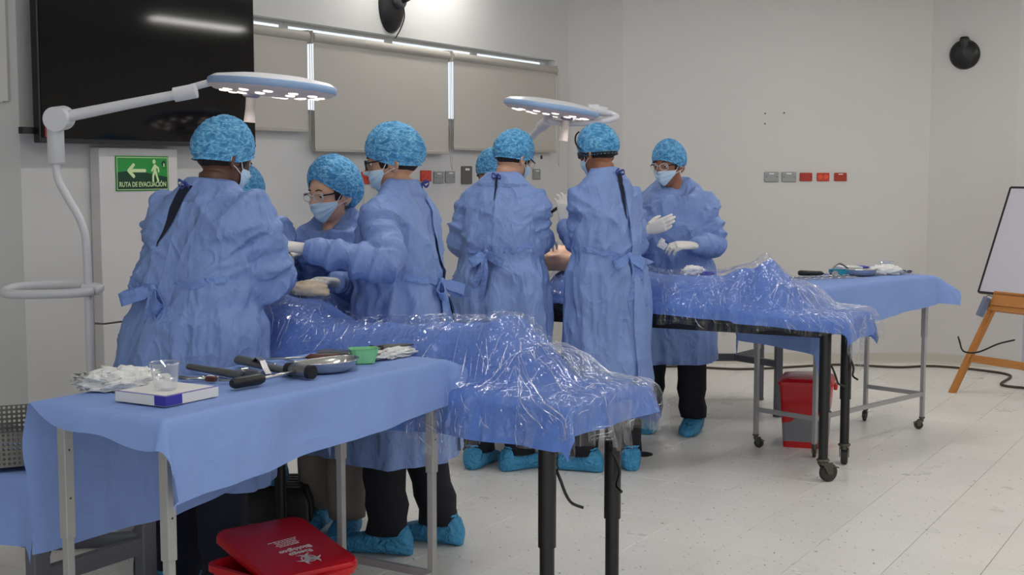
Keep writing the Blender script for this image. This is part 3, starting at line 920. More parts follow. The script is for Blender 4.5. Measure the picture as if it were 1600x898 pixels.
# front instrument table
F_LOC = (-0.86, 3.186, 0); F_RZ = math.radians(58.05)
instrument_table(F_LOC, F_RZ, 'front instrument table, thin grey legs, under the nearest blue drape')
def lipF(cx, cy, d):
    if d.y > 0.3: return 0.02 + 0.07 * max(0, 1 - cx / 0.5)
    if d.x < -0.5: return 0.02
    return 0.014
def angF(cx, cy, d):
    a = 0.06
    if d.x > 0.2 and d.y < 0.1 and cx > IL - 0.1: a = 1.05 * max(0, 1 - abs(math.atan2(-d.y, d.x) - 0.5) / 0.9) + 0.15
    if d.x < -0.3 and d.y < 0.7: a = 0.22
    return a
drape('instrument_drape', 'light blue cloth drape over the front instrument table', 'drape', F_LOC, F_RZ,
      (-0.03, IL + 0.03, -0.03, IW + 0.06), [(-0.10, -0.26), (1.40, -0.17), (1.42, 0.76), (0.02, 0.97)], ITOP + 0.003, lipF, angF, M_drape, nu=110, nv=90, seed=1.3, ripple=0.010, kfold=11, edge=lambda b: -0.055 * math.exp(-((b - 0.36) / 0.24) ** 4) + 0.008 * math.sin(b * 23))

# far instrument table
R_LOC = (1.615, 6.838, 0); R_RZ = math.radians(43.64)
instrument_table(R_LOC, R_RZ, 'far instrument table, thin grey legs on casters, beyond the red and grey bin')
def lipR(cx, cy, d):
    return 0.02
def angR(cx, cy, d):
    if d.x > 0.2 and cx > IL - 0.1: return 0.95 * max(0, 1 - abs(math.atan2(-d.y, d.x) - 0.35) / 1.0) + 0.1
    return 0.07
drape('instrument_drape', 'light blue cloth drape over the far instrument table', 'drape', R_LOC, R_RZ,
      (-0.03, IL + 0.03, -0.03, IW + 0.06), [(-0.42, -0.33), (1.36, -0.20), (1.44, 0.62), (-0.35, 0.75)], ITOP + 0.003, lipR, angR, M_drape, seed=4.1, ripple=0.010, kfold=12)

# surgical tables
SW_, SL_ = 0.413, 1.55
STOP = 0.80
def surgical_table(loc, rz, label):
    t = thing('operating_table', label, 'table', loc, rz, 'operating tables on black round legs')
    MB().box((SW_ / 2, SL_ / 2, STOP - 0.02), (SW_ + 0.10, SL_ + 0.2, 0.038), bev=0.006).build('table_top', M_blackmetal, t)
    for a, b in (((0, 0), (0, SL_)), ((SW_, 0), (SW_, SL_))):
        MB().bar((a[0], a[1], STOP - 0.06), (b[0], b[1], STOP - 0.06), 0.04, 0.05).build('side_rail', M_blackmetal, t)
    for k, (x, y) in enumerate(((0, 0), (SW_, 0), (SW_, SL_), (0, SL_))):
        lg = MB().lathe([(0.0285, 0.35), (0.0285, STOP - 0.04)], 20, (x, y, 0)).build('leg', M_blackmetal, t, True, 40)
        MB().lathe([(0.0235, 0.105), (0.0235, 0.36)], 20, (x, y, 0)).build('inner_tube', M_blackmetal, lg, True, 40)
        hl = MB()
        for z in (0.40, 0.455, 0.51, 0.565, 0.62):
            hl.tube([(x + 0.0275, y - 0.006, z), (x + 0.0292, y - 0.007, z)], 0.005, 8)
        hl.build('pin_hole', mat('hole_black', (3, 3, 3), 0.9), lg)['kind'] = 'stuff'
        caster(t, x, y, 0.046, 0.115, (5.6, 0.2, 1.5, 4.0)[k])
        # pin on a chain
        ch = MB()
        if k < 2:
            side = -1 if k == 1 else 1
            bx = x + side * 0.034; by = y - 0.012
            for q in range(8):
                c0 = Vector((bx, by, STOP - 0.07 - q * 0.019)); a = (q % 2) * PI / 2
                pts = [c0 + Vector((0.006 * math.cos(v) * math.cos(a), 0.006 * math.cos(v) * math.sin(a), 0.012 * math.sin(v))) for v in [2 * PI * h / 10 for h in range(11)]]
                ch.tube(pts, 0.0022, 6)
            zb = STOP - 0.07 - 8 * 0.019
            ch.tube(smoothpath([(bx, by, zb + 0.012), (bx - side * 0.005, by - 0.02, zb - 0.02), (bx + side * 0.0, by - 0.035, zb - 0.06), (bx + side * 0.03, by - 0.04, zb - 0.095), (bx + side * 0.05, by - 0.07, zb - 0.11)], 5), 0.005, 8)
            ch.build('locking_pin', M_blackmetal, t, True)
    return t
S1_LOC = (0.11, 3.99, 0); S1_RZ = math.radians(56)
S2_LOC = (1.532, 6.30, 0); S2_RZ = math.radians(61.5)
surgical_table(S1_LOC, S1_RZ, 'front operating table with thick black legs, feet cut off by the frame')
surgical_table(S2_LOC, S2_RZ, 'far operating table with thick black legs on big casters')

def prof(pts, s):
    if s <= pts[0][0]: return pts[0][1]
    for (a, ha), (b, hb) in zip(pts, pts[1:]):
        if s <= b:
            t = (s - a) / (b - a); t = t * t * (3 - 2 * t)
            return ha + (hb - ha) * t
    return pts[-1][1]
H1 = [(-0.1, 0.0), (0.10, 0.01), (0.21, 0.17), (0.27, 0.225), (0.36, 0.20), (0.55, 0.19), (0.8, 0.165), (1.02, 0.16), (1.22, 0.24), (1.4, 0.27), (1.56, 0.22), (1.66, 0.05)]
H2 = [(-0.1, 0.0), (0.16, 0.03), (0.28, 0.19), (0.36, 0.255), (0.44, 0.22), (0.62, 0.17), (0.9, 0.16), (1.2, 0.19), (1.5, 0.18), (1.64, 0.05)]
def body_h(H, wid=0.25, soft=1.0, seed=0.0):
    def h(x, y):
        s = y; dx = abs(x - SW_ / 2)
        base = prof(H, s)
        if soft > 1: base = max(base, max(prof(H, s + 0.14) * 0.55, prof(H, s - 0.10) * 0.6))
        w = wid if s > 0.45 else wid * 0.82
        c = max(0.0, 1 - (dx / w) ** 2.4)
        g = math.exp(-((dx / (w * 1.02)) ** 4))
        return base * (0.45 * c + 0.55 * g) * (1 + 0.10 * noise.noise(Vector((x * 7, y * 7, seed)))) + 0.012 * ridged(Vector((x * 5 + y * 2.5, y * 6, seed))) * c
    return h
RECT = (-0.055, SW_ + 0.055, -0.105, SL_ + 0.105)
def hang1(cx, cy, d): return 0.012
def ang1(cx, cy, d): return 0.10
drape('patient_drape', 'deep blue cloth over the patient on the front operating table', 'drape', S1_LOC, S1_RZ, RECT,
      [(-0.19, -0.20), (SW_ + 0.19, -0.20), (SW_ + 0.2, SL_ + 0.22), (-0.2, SL_ + 0.22)], STOP + 0.004, hang1, ang1, M_pdrape, 60, 110, 0.012, 2.2, hf=body_h(H1), kfold=20)
drape('patient_drape', 'deep blue cloth over the patient on the far operating table', 'drape', S2_LOC, S2_RZ, RECT,
      [(-0.13, -0.22), (SW_ + 0.2, -0.22), (SW_ + 0.2, SL_ + 0.2), (-0.06, SL_ + 0.2)], STOP + 0.004, hang1, ang1, M_pdrape, 60, 110, 0.012, 5.2, hf=body_h(H2), kfold=20)

def film(label, loc, rz, H, quad, seed, ncr=900):
    """clear plastic sheet over the patient, drawn tight in places, with bunched hanging edges"""
    x0, x1, y0, y1 = RECT
    nu, nv = 120, 190
    hf = body_h(H, 0.27, 2.0, seed)
    vs = []; fs = []
    for i in range(nu + 1):
        for j in range(nv + 1):
            a = i / nu; b = j / nv
            p = (Vector(quad[0]) * (1 - a) * (1 - b) + Vector(quad[1]) * a * (1 - b) + Vector(quad[2]) * a * b + Vector(quad[3]) * (1 - a) * b)
            cx = min(max(p.x, x0), x1); cy = min(max(p.y, y0), y1)
            e = Vector((p.x - cx, p.y - cy)); r = e.length
            cr = 0.010 * ridged(Vector((p.x * 9, p.y * 3.2 + p.x * 3, seed))) + 0.006 * ridged(Vector((p.x * 22 + p.y * 8, p.y * 9, seed + 5))) + 0.003 * noise.noise(Vector((p.x * 60, p.y * 30, seed)))
            hh = hf(cx, cy) + 0.012
            if r < 1e-6:
                vs.append(Vector((cx, cy, STOP + 0.008 + hh + max(0, cr)))); continue
            d = e / r
            r *= 0.8 + 0.45 * noise.noise(Vector((cx * 5 + d.x, cy * 5 + d.y, seed)))
            k = 0.012; out = k * (1 - math.exp(-r / k)); drop = r - out
            w = min(1.0, drop / 0.08)
            s = cx + cy + math.atan2(d.y, d.x) * 0.10
            gather = 0.016 * w * (math.sin(s * 46 + seed) + math.sin(s * 83 + 1.7 * seed)) + 0.03 * w * noise.noise(Vector((s * 11, drop * 3, seed)))
            o2 = d * max(0.012, out + 0.016 + gather + 0.012 * w + cr * 0.5)
            vs.append(Vector((cx + o2.x, cy + o2.y, STOP + 0.010 + hh * math.exp(-r / 0.06) - drop)))
    for i in range(nu):
        for j in range(nv):
            a = i * (nv + 1) + j
            fs.append((a, a + nv + 1, a + nv + 2, a + 1))
    fmb = MB().add(vs, fs)
    o = fmb.build('plastic_sheet', M_film, None, True, recalc=False)
    o.location = loc; o.rotation_euler = (0, 0, rz)
    # thin glossy tubes added along the creases, drawing the sheet's highlight streaks
    rnd = random.Random(int(seed * 100))
    P = lambda a, b: vs[min(nu, max(0, int(round(a * nu)))) * (nv + 1) + min(nv, max(0, int(round(b * nv))))]
    def surf(a, b):
        fa = min(nu - 1e-4, max(0, a * nu)); fb = min(nv - 1e-4, max(0, b * nv)); i = int(fa); j = int(fb); u = fa - i; w = fb - j
        q = lambda ii, jj: vs[ii * (nv + 1) + jj]
        return q(i, j) * (1 - u) * (1 - w) + q(i + 1, j) * u * (1 - w) + q(i + 1, j + 1) * u * w + q(i, j + 1) * (1 - u) * w
    st = MB()
    for c in range(ncr):
        a0 = rnd.random() ** 1.15; b0 = rnd.random()
        if noise.noise(Vector((a0 * 5, b0 * 8, seed + 2))) < -0.12: continue
        dirn = rnd.gauss(0.35, 0.35); L = 0.012 + 0.075 * rnd.random() ** 2.2
        if rnd.random() < 0.06: L *= 2.2
        da, db = math.cos(dirn) * L / 0.9, math.sin(dirn) * L / 1.6
        n = 5; bend = rnd.gauss(0, 0.2)
        pts = [surf(a0 + da * t, b0 + db * t + bend * db * t * t) + Vector((0, 0, 0.003)) for t in [h / n for h in range(n + 1)]]
        rr = 0.0006 + 0.0010 * rnd.random()
        st.tube(pts, [rr * 0.4] + [rr] * (n - 1) + [rr * 0.4], 5)
    # long added highlight streaks along tension folds from the raised feet towards the corners
    for c in range(26):
        a1 = rnd.random(); a0 = 0.5 + (a1 - 0.5) * 0.35
        b1 = rnd.uniform(0.02, 0.10) if c % 2 else rnd.uniform(0.1, 0.3)
        pts = [surf(a0 + (a1 - a0) * t, 0.26 + (b1 - 0.26) * t) + Vector((0, 0, 0.004)) for t in [h / 12 for h in range(13)]]
        st.tube(pts, [0.0004] + [0.0013] * 11 + [0.0005], 5)
    cr_ = st.build('crease_highlights', M_streak, o, True); cr_['kind'] = 'stuff'
    return tag(o, label, 'plastic sheet', 'clear plastic sheets over the patients')
film('crinkled clear plastic sheet over the patient on the front table', S1_LOC, S1_RZ, H1, [(-0.26, -0.27), (SW_ + 0.24, -0.26), (SW_ + 0.2, 1.36), (-0.25, 1.36)], 1.7)
film('crinkled clear plastic sheet over the patient on the far table', S2_LOC, S2_RZ, H2, [(-0.20, -0.28), (SW_ + 0.26, -0.30), (SW_ + 0.2, 1.62), (-0.14, 1.62)], 6.4)
# bunched plastic tails hanging at the foot ends
def tail(label, loc, rz, x, y, L, seed):
    rg = []
    n = 22
    for k in range(15):
        t = k / 14; z = STOP + 0.0 - t * L
        rad = 0.055 * (1 - 0.55 * t) + 0.012
        rg.append([Vector((x + (rad + 0.014 * math.sin(4 * a + 3 * t + seed) + 0.012 * noise.noise(Vector((3 * math.cos(a), 3 * math.sin(a), t * 4 + seed)))) * math.cos(a) * 1.0 + 0.02 * t,
                           y - 0.03 - 0.02 * t + (rad * 0.5 + 0.010 * math.sin(5 * a + seed)) * math.sin(a), z + 0.012 * math.sin(3 * a) * t)) for a in [2 * PI * q / n for q in range(n)]])
    o = MB().rings(rg, caps=False).build('plastic_tail', M_film, None, True)
    o.location = loc; o.rotation_euler = (0, 0, rz)
    tag(o, label, 'plastic sheet', 'bunched plastic tails')
tail('bunched clear plastic tail hanging beside a black leg of the front table', S1_LOC, S1_RZ, 0.20, -0.10, 0.16, 0.4)
tail('bunched clear plastic tail hanging around a black leg of the far table', S2_LOC, S2_RZ, SW_, -0.005, 0.30, 2.4)

# specimen and gauze between the gloved hands
def lump(name, label, cat, loc, size, m, seed, amp=0.25, rz=0.0, f=3.0, vox=None, group=None):
    n, mm = 36, 22
    vs = []; fs = []
    for i in range(mm + 1):
        t = PI * i / mm
        for k in range(n):
            a = 2 * PI * k / n
            d = Vector((math.sin(t) * math.cos(a), math.sin(t) * math.sin(a), math.cos(t)))
            q = 1 + amp * (ridged(d * f * 0.5 + Vector((seed, 0, 0))) - 0.4) + amp * 0.5 * noise.noise(d * f * 2 + Vector((0, seed, 0)))
            vs.append(Vector((d.x * size[0] * q, d.y * size[1] * q, max(-size[2] * 0.55, d.z * size[2] * q) + size[2] * 0.55)))
    for i in range(mm):
        for k in range(n):
            k2 = (k + 1) % n
            fs.append((i * n + k, (i + 1) * n + k, (i + 1) * n + k2, i * n + k2))
    o = MB().add(vs, fs).build(name, m, None, True)
    o.location = loc; o.rotation_euler = (0, 0, rz)
    return tag(o, label, cat, group)
lump('surgical_pad', 'cream pad on the front patient below the outstretched gloved hand', 'pad', (-0.77, 4.92, 1.055), (0.085, 0.05, 0.035), M_flesh, 3.1, rz=-0.6)
lump('specimen', 'pale brown specimen on the far table between two gowned backs', 'specimen', (0.27, 7.12, 0.985), (0.13, 0.08, 0.085), mat('specimen_skin', (200, 160, 136), 0.5, bump=0.3, bscale=20), 5.0, 0.15)
lump('gauze_ball', 'crumpled white gauze on the patient drape of the far table', 'gauze', (0.965, 6.93, 0.975), (0.055, 0.035, 0.030), M_gauze, 8.0, 0.4)
lump('gauze_ball', 'small white gauze lump beside the far right surgeon at the gown edge', 'gauze', (0.70, 7.02, 0.985), (0.03, 0.025, 0.025), M_gauze, 9.3, 0.4)
lump('blue_clip', 'small dark blue clip beside the crumpled gauze on far table', 'clip', (1.04, 6.90, 0.975), (0.035, 0.014, 0.012), mat('clip_blue', (40, 44, 160), 0.4), 2.3, 0.3)

# grey H-frame tables at the left edge and at the back
def grey_table(loc, rz, W, L, top, label, zb):
    t = thing('grey_table', label, 'table', loc, rz, 'grey tables with wide square legs')
    MB().box((W / 2, L / 2, top - 0.015), (W + 0.1, L + 0.1, 0.028), bev=0.004).build('table_top', M_greytable, t)
    for x, y in ((0, 0), (W, 0), (W, L), (0, L)):
        lg = MB().box((x, y, (top - 0.03) / 2), (0.06, 0.045, top - 0.03), bev=0.006).build('leg', M_greytable, t)
        MB().lathe([(0.028, 0.0), (0.03, 0.006), (0.03, 0.012)], 14, (x, y, 0.0)).build('foot', M_black, lg)
    for y, q in ((0, 1), (L, -1)):
        MB().bar((0, y, zb), (W / 2, y + q * 0.22, zb), 0.03, 0.04).build('brace', M_greytable, t)
        MB().bar((W, y, zb), (W / 2, y + q * 0.22, zb), 0.03, 0.04).build('brace', M_greytable, t)
    MB().bar((W / 2, 0.22, zb), (W / 2, L - 0.22, zb), 0.035, 0.045).build('stretcher', M_greytable, t)
    return t
grey_table((1.66, 8.02, 0), PI / 2, 0.6, 1.2, 0.80, 'grey table with Y-shaped brace behind the far right surgeon', 0.33)
drape('table_drape', 'pale blue drape hanging over the grey table at the back', 'drape', (1.66, 8.02, 0), PI / 2, (-0.05, 0.65, -0.05, 1.25),
      [(-0.32, -0.14), (0.9, -0.14), (0.9, 1.5), (-0.32, 1.5)], 0.803, lambda a, b, d: 0.015, lambda a, b, d: 0.06, M_drape, 40, 40, 0.012, 7.7)
G_LOC = (-1.43, 3.83, 0); G_RZ = math.atan2(0.37, 0.22)
t = grey_table(G_LOC, G_RZ, 0.43, 1.1, 0.62, 'low grey table at the left edge under the basket', 0.32)
MB().bar((0, 0, 0.30), (0.43, 0, 0.30), 0.03, 0.055).build('end_rail', M_greytable, t)
drape('table_drape', 'blue drape over the low table at the left edge', 'drape', G_LOC, G_RZ, (-0.05, 0.26, -0.05, 1.15),
      [(-0.27, -0.20), (0.30, -0.10), (0.30, 1.3), (-0.27, 1.3)], 0.623, lambda a, b, d: 0.02, lambda a, b, d: 0.10, M_drape, 40, 50, 0.010, 9.1)

# ------------------------------------------------------------------ surgical lamps
def lamp_head(t, C, R, ax, handle_len, hx=0.0):
    """disc head centred at C with downward axis ax (unit, pointing down)"""
    z = -Vector(ax).normalized(); x = Vector((1, 0, 0)); x = (x - z * x.dot(z)).normalized(); y = z.cross(x)
    M = frame((0, 0, 0), x, y, z)
    hd = MB().lathe([(0.0, 0.040), (R * 0.55, 0.036), (R * 0.9, 0.022), (R * 0.985, 0.008)], 56, C, M, caps=False).build('lamp_top', M_white, t, True, 50)
    MB().lathe([(R * 0.985, 0.009), (R, 0.004), (R, -0.016), (R * 0.985, -0.02)], 56, C, M, caps=False).build('rim', M_ring, t, True, 50)
    fc = MB().lathe([(R * 0.985, -0.019), (R * 0.90, -0.034), (R * 0.3, -0.046), (0.0, -0.048)], 56, C, M, caps=False).build('lamp_face', M_lampface, t, True, 50)
    for ring, cnt, off in ((0.74, 12, 0.1), (0.46, 6, 0.3)):
        for k in range(cnt):
            a = 2 * PI * k / cnt + off
            zz = -0.034 - 0.012 * (0.9 - ring) / 0.6
            MB().lathe([(R * 0.075, 0.004), (R * 0.075, -0.003), (R * 0.05, -0.005), (0.0, -0.006)], 14, Vector(C) + M @ Vector((R * ring * math.cos(a), R * ring * math.sin(a), zz)), M).build('led_lens', M_led, fc, True)
    C0 = C; C = Vector(C) + M @ Vector((hx, 0, 0.004))
    hnd = MB().lathe([(0.035, -0.044), (0.035, -0.058), (0.022, -0.064)], 24, C, M).build('handle_collar', mat('collar_grey', (150, 150, 165), 0.4), t, True, 40)
    MB().lathe([(0.021, -0.06), (0.020, -0.06 - handle_len * 0.5), (0.024, -0.06 - handle_len)], 20, C, M).build('handle', M_grip, hnd, True, 40)
    ld = bpy.data.lights.new('surgical_beam', 'SPOT')
    ld.energy = 13; ld.spot_size = math.radians(62); ld.spot_blend = 0.6; ld.shadow_soft_size = 0.16; ld.color = (1, 0.93, 0.86)
    lo = bpy.data.objects.new('lamp_beam', ld); COL.objects.link(lo); lo.parent = t
    lo.location = Vector(C) + M @ Vector((0, 0, -0.062))
    lo.rotation_euler = M.to_3x3().to_euler()
L1 = thing('surgical_lamp', 'white surgical lamp on a mobile stand reaching over the front group', 'lamp', (-1.77, 5.4, 0), 0, 'round white surgical lamps')
MB().box((0, -0.02, 0.06), (0.36, 0.50, 0.10), bev=0.03).build('base', M_white, L1, True, 40)
MB().box((0.02, -0.12, 0.21), (0.15, 0.18, 0.20), bev=0.012).build('power_box', M_white, L1, True, 40)
for x, y in ((-0.15, -0.2), (0.15, -0.2), (-0.15, 0.17), (0.15, 0.17)):
    MB().lathe([(0.012, -0.012), (0.03, -0.012), (0.03, 0.012), (0.012, 0.012)], 18, (x, y, 0.031), Matrix.Rotation(PI / 2, 4, 'Y')).build('wheel', M_rubber, L1, True, 40)
MB().tube(smoothpath([(0, 0, 0.08), (0, 0, 0.7), (0, 0, 1.16), (-0.015, 0, 1.30), (-0.075, 0, 1.42), (-0.112, 0, 1.50), (-0.115, 0, 1.60)], 8), 0.0165, 16).build('post', M_white, L1, True)
MB().lathe([(0.028, 1.555), (0.034, 1.565), (0.034, 1.74), (0.030, 1.765), (0.0, 1.775)], 24, (-0.115, 0, 0)).build('upper_column', M_white, L1, True, 40)
MB().tube([(-0.09, 0.03, 1.745), (-0.09, -0.075, 1.735)], [0.050, 0.050], 28).build('elbow_joint', M_white, L1, True, 40)
MB().tube([(-0.075, -0.02, 1.745), (0.20, -0.02, 1.80), (0.42, -0.02, 1.842)], [0.024, 0.021, 0.019], 18).build('spring_arm', M_white, L1, True, 40)
MB().tube([(0.385, -0.02, 1.836), (0.475, -0.02, 1.853)], 0.030, 20).build('arm_sleeve', M_white, L1, True, 40)
MB().tube(smoothpath([(0.40, 0.03, 1.855), (0.46, 0.04, 1.875), (0.55, 0.03, 1.895), (0.66, 0.0, 1.90), (0.80, 0, 1.895)], 6), 0.015, 12).build('fork_arm', M_white, L1, True, 40)
lp = MB().tube(smoothpath([(0.035, -0.03, 1.03), (-0.06, -0.06, 1.022), (-0.28, -0.06, 1.018), (-0.345, -0.01, 1.025), (-0.30, 0.07, 1.04), (-0.1, 0.075, 1.045), (0.03, 0.03, 1.04), (0.045, 0.0, 1.035), (0.035, -0.03, 1.03)], 6), 0.0175, 12, flat=1.1)
lp.build('push_handle', M_white, L1, True)
MB().tube([(-0.02, 0.0, 1.035), (0.045, 0.0, 1.033)], 0.026, 16).build('handle_clamp', M_white, L1, True, 40)
lamp_head(L1, (0.785, 0, 1.878), 0.264, (-0.085, -0.01, -1), 0.105, -0.085)

L2 = thing('surgical_lamp', 'white surgical lamp with curved yoke over the far group', 'lamp', (-0.06, 8.25, 0), 0, 'round white surgical lamps')
MB().box((0, 0.0, 0.06), (0.36, 0.50, 0.10), bev=0.03).build('base', M_white, L2, True, 40)
for x, y in ((-0.15, -0.2), (0.15, -0.2), (-0.15, 0.17), (0.15, 0.17)):
    MB().lathe([(0.012, -0.012), (0.03, -0.012), (0.03, 0.012), (0.012, 0.012)], 18, (x, y, 0.031), Matrix.Rotation(PI / 2, 4, 'Y')).build('wheel', M_rubber, L2, True, 40)
MB().tube([(0, 0, 0.08), (0, 0, 1.56)], 0.0165, 16).build('post', M_white, L2, True, 40)
MB().tube([(-0.03, 0, 1.55), (0.05, 0, 1.55)], 0.05, 24).build('elbow_joint', M_white, L2, True, 40)
MB().tube([(0, 0, 1.56), (0.25, -1.02, 1.795)], [0.024, 0.019], 18).build('spring_arm', M_white, L2, True, 40)
MB().tube([(0.225, -0.93, 1.775), (0.262, -1.065, 1.806)], 0.031, 20).build('arm_sleeve', M_white, L2, True, 40)
MB().tube(smoothpath([(0.262, -1.06, 1.803), (0.33, -1.09, 1.787), (0.45, -1.16, 1.785), (0.56, -1.19, 1.795), (0.625, -1.18, 1.815), (0.60, -1.16, 1.835), (0.54, -1.15, 1.848)], 6), 0.0155, 12).build('yoke', M_white, L2, True, 40)
MB().tube([(0.575, -1.15, 1.846), (0.525, -1.15, 1.853)], 0.026, 18).build('yoke_sleeve', M_white, L2, True, 40)
lamp_head(L2, (0.275, -1.15, 1.872), 0.262, (-0.15, 0.02, -1), 0.115, 0.09)
MB().box((0.50, -1.15, 1.868), (0.06, 0.05, 0.035), bev=0.008).build('hinge_block', M_white, L2, True, 40)

# ------------------------------------------------------------------ instruments on the front table
ZT = 0.9215
def f2w(a, b, z=ZT):
    u = Vector((math.cos(F_RZ), math.sin(F_RZ))); w = Vector((-u.y, u.x))
    return Vector((F_LOC[0] + u.x * a + w.x * b, F_LOC[1] + u.y * a + w.y * b, z))
lump('gauze_cloth', 'crumpled white gauze cloth at the left end of the front instrument table', 'gauze', f2w(0.215, 0.39), (0.105, 0.055, 0.034), M_gauze, 1.9, 0.62, rz=0.15, f=5)
# flat box with blue corner
A, Bc, Cc = f2w(0.065, 0.256), f2w(0.071, 0.075), f2w(0.262, 0.079)
bx = thing('flat_box', 'flat white cardboard box with a dark blue corner on front table', 'box', Bc)
ex = (Cc - Bc); ey = (A - Bc); hb = 0.026
def qbox(mb, s0, s1, t0, t1, z0, z1):
    p = [ex * s0 + ey * t0, ex * s1 + ey * t0, ex * s1 + ey * t1, ex * s0 + ey * t1]
    mb.add([Vector((q.x, q.y, z0)) for q in p] + [Vector((q.x, q.y, z1)) for q in p], [(3, 2, 1, 0), (4, 5, 6, 7), (0, 1, 5, 4), (1, 2, 6, 5), (2, 3, 7, 6), (3, 0, 4, 7)])
    return mb
qbox(MB(), 0, 1, 0, 1, 0, hb).build('carton', M_paper, bx)
qbox(qbox(MB(), -0.003, 0.30, -0.004, 0.0, 0.001, hb), -0.004, 0.0, -0.004, 0.22, 0.001, hb).build('blue_corner_print', M_cardblue, bx)
qbox(qbox(MB(), 0.0, 1.0, 0.0, 0.06, hb, hb + 0.0008), 0.0, 0.05, 0.06, 1.0, hb, hb + 0.0008).build('blue_edge_print', mat('lilac_print', (120, 112, 178), 0.5), bx)
def cup(label, loc, r0=0.027, r1=0.041, h=0.072):
    c = thing('plastic_cup', label, 'cup', loc, 0, 'clear plastic cups')
    MB().lathe([(0.0, 0.0015), (r0 * 0.96, 0.0015), (r0, 0.0), (r0 * 1.01, 0.003), (r1, h), (r1 + 0.0022, h + 0.001), (r1 + 0.0022, h - 0.002), (r1, h - 0.003)], 36, (0, 0, 0), None, False).build('wall', M_cup, c, True, 60)
    MB().tube([(r1 * math.cos(2 * PI * k / 36), r1 * math.sin(2 * PI * k / 36), h) for k in range(37)], 0.0016, 6).build('rim', M_cup, c, True)
    return c
p = Bc + ex * 0.42 + ey * 0.45
cup('clear plastic cup standing on the flat white box', (p.x, p.y, ZT + hb + 0.001))

def tool(name, label, a, b, z=ZT, group='steel instruments on the front table', cat='instrument'):
    """Empty at the tool's midpoint with local x from a to b (table coordinates)"""
    pa, pb = f2w(a[0], a[1], z), f2w(b[0], b[1], z)
    d = pb - pa
    t = thing(name, label, cat, pa, math.atan2(d.y, d.x), group)
    return t, d.length
M_toolgrey = mat('matt_grey_steel', (120, 120, 118), 0.42, metal=0.8, var=0.15, vscale=20)
t, L = tool('retractor', 'long flat grey retractor lying behind the plastic cup', (0.526, 0.46), (0.494, 0.165))
MB().tube([(0, 0, 0.016), (L * 0.85, 0, 0.012)], [0.013, 0.017], 12, flat=0.75).build('handle', M_toolgrey, t, True, 40)
MB().box((L * 0.96, 0, 0.017), (0.07, 0.012, 0.032), bev=0.003).build('blade', M_steel2, t)
MB().lathe([(0.0, -0.012), (0.012, -0.012), (0.012, 0.012), (0, 0.012)], 16, (L * 0.84, 0, 0.024), Matrix.Rotation(PI / 2, 4, 'X')).build('pivot', M_steel, t, True, 40)
t, L = tool('bone_chisel', 'broad angled grey retractor beyond the mallet head', (0.69, 0.41), (0.62, 0.15))
MB().tube([(0, 0, 0.02), (0.05, 0, 0.02), (0.1, 0, 0.016), (L, 0, 0.013)], [0.022, 0.02, 0.016, 0.014], 12, flat=0.7).build('handle', M_toolgrey, t, True, 40)
MB().ribbon([(L * 0.30, 0, 0.024), (L * 0.42, -0.005, 0.040), (L * 0.55, -0.012, 0.034), (L * 0.72, -0.03, 0.016), (L * 0.84, -0.04, 0.005)], 0.020, (0, 1, 0), 0.003).build('fork_blade', M_steel2, t)
t, L = tool('mallet', 'steel surgical mallet with a ribbed black handle at the table edge', (0.355, 0.12), (0.615, 0.10), group='mallets')
MB().tube([(0, 0, 0.017), (0.012, 0, 0.017), (0.05, 0, 0.017), (0.10, 0, 0.017), (0.115, 0, 0.017)], [0.011, 0.016, 0.0155, 0.0165, 0.012], 18).build('grip', M_black, t, True, 40)
MB().tube([(0.11, 0, 0.017), (L - 0.01, 0, 0.021)], 0.0055, 10).build('shaft', M_steel, t, True)
hm = MB().tube([(L, 0.036, 0.021), (L, 0.030, 0.021), (L, -0.030, 0.021), (L, -0.036, 0.021)], [0.017, 0.019, 0.019, 0.017], 22).build('head', M_steel2, t, True, 40)
for s in (-1, 1):
    MB().tube([(L, s * 0.036, 0.021), (L, s * 0.052, 0.021)], [0.021, 0.020], 20).build('face_cap', M_black, hm, True, 40)
t, L = tool('wire_brush', 'small brush and rasp lying beside the plastic cup', (0.40, 0.37), (0.43, 0.25))
MB().tube([(0, 0, 0.007), (L * 0.7, 0, 0.007)], [0.006, 0.004], 10).build('handle', M_steel, t, True)
MB().box((L * 0.85, 0, 0.008), (0.03, 0.018, 0.014), bev=0.002).build('brush_head', M_brown, t)
for k, (a, b, lab) in enumerate((((0.43, 0.24), (0.46, 0.16), 'short bright clamp right of the small brush'), ((0.39, 0.335), (0.47, 0.30), 'slim steel clamp lying close behind the cup'),
                                 ((0.78, 0.40), (0.70, 0.24), 'slim steel forceps left of the brown handled screwdriver'), ((0.86, 0.40), (0.78, 0.22), 'bent steel forceps beside the brown handled screwdriver'),
                                 ((1.05, 0.40), (0.92, 0.30), 'long slim steel forceps at the rear right of front table'), ((1.13, 0.35), (1.00, 0.25), 'silver forceps behind the green cup'),
                                 ((1.10, 0.30), (1.20, 0.19), 'dark forceps sticking out behind the green cup'))):
    t, L = tool('forceps', lab, a, b)
    for s in (-1, 1):
        MB().tube(smoothpath([(0, s * 0.002, 0.006), (L * 0.4, s * 0.004, 0.007), (L * 0.62, s * 0.001, 0.007), (L * 0.8, s * 0.010, 0.006), (L * 0.84, s * 0.012, 0.006)], 4), 0.0028, 8).build('arm', M_steel, t, True)
        c = Vector((L * 0.93, s * 0.014, 0.006))
        MB().tube([c + Vector((0.014 * math.cos(v), 0.010 * math.sin(v), 0)) for v in [2 * PI * h / 14 for h in range(15)]], 0.0026, 8).build('finger_ring', M_steel, t, True)
    MB().lathe([(0.005, 0.0), (0.005, 0.012), (0, 0.013)], 12, (L * 0.6, 0, 0)).build('pivot_screw', M_steel, t, True)
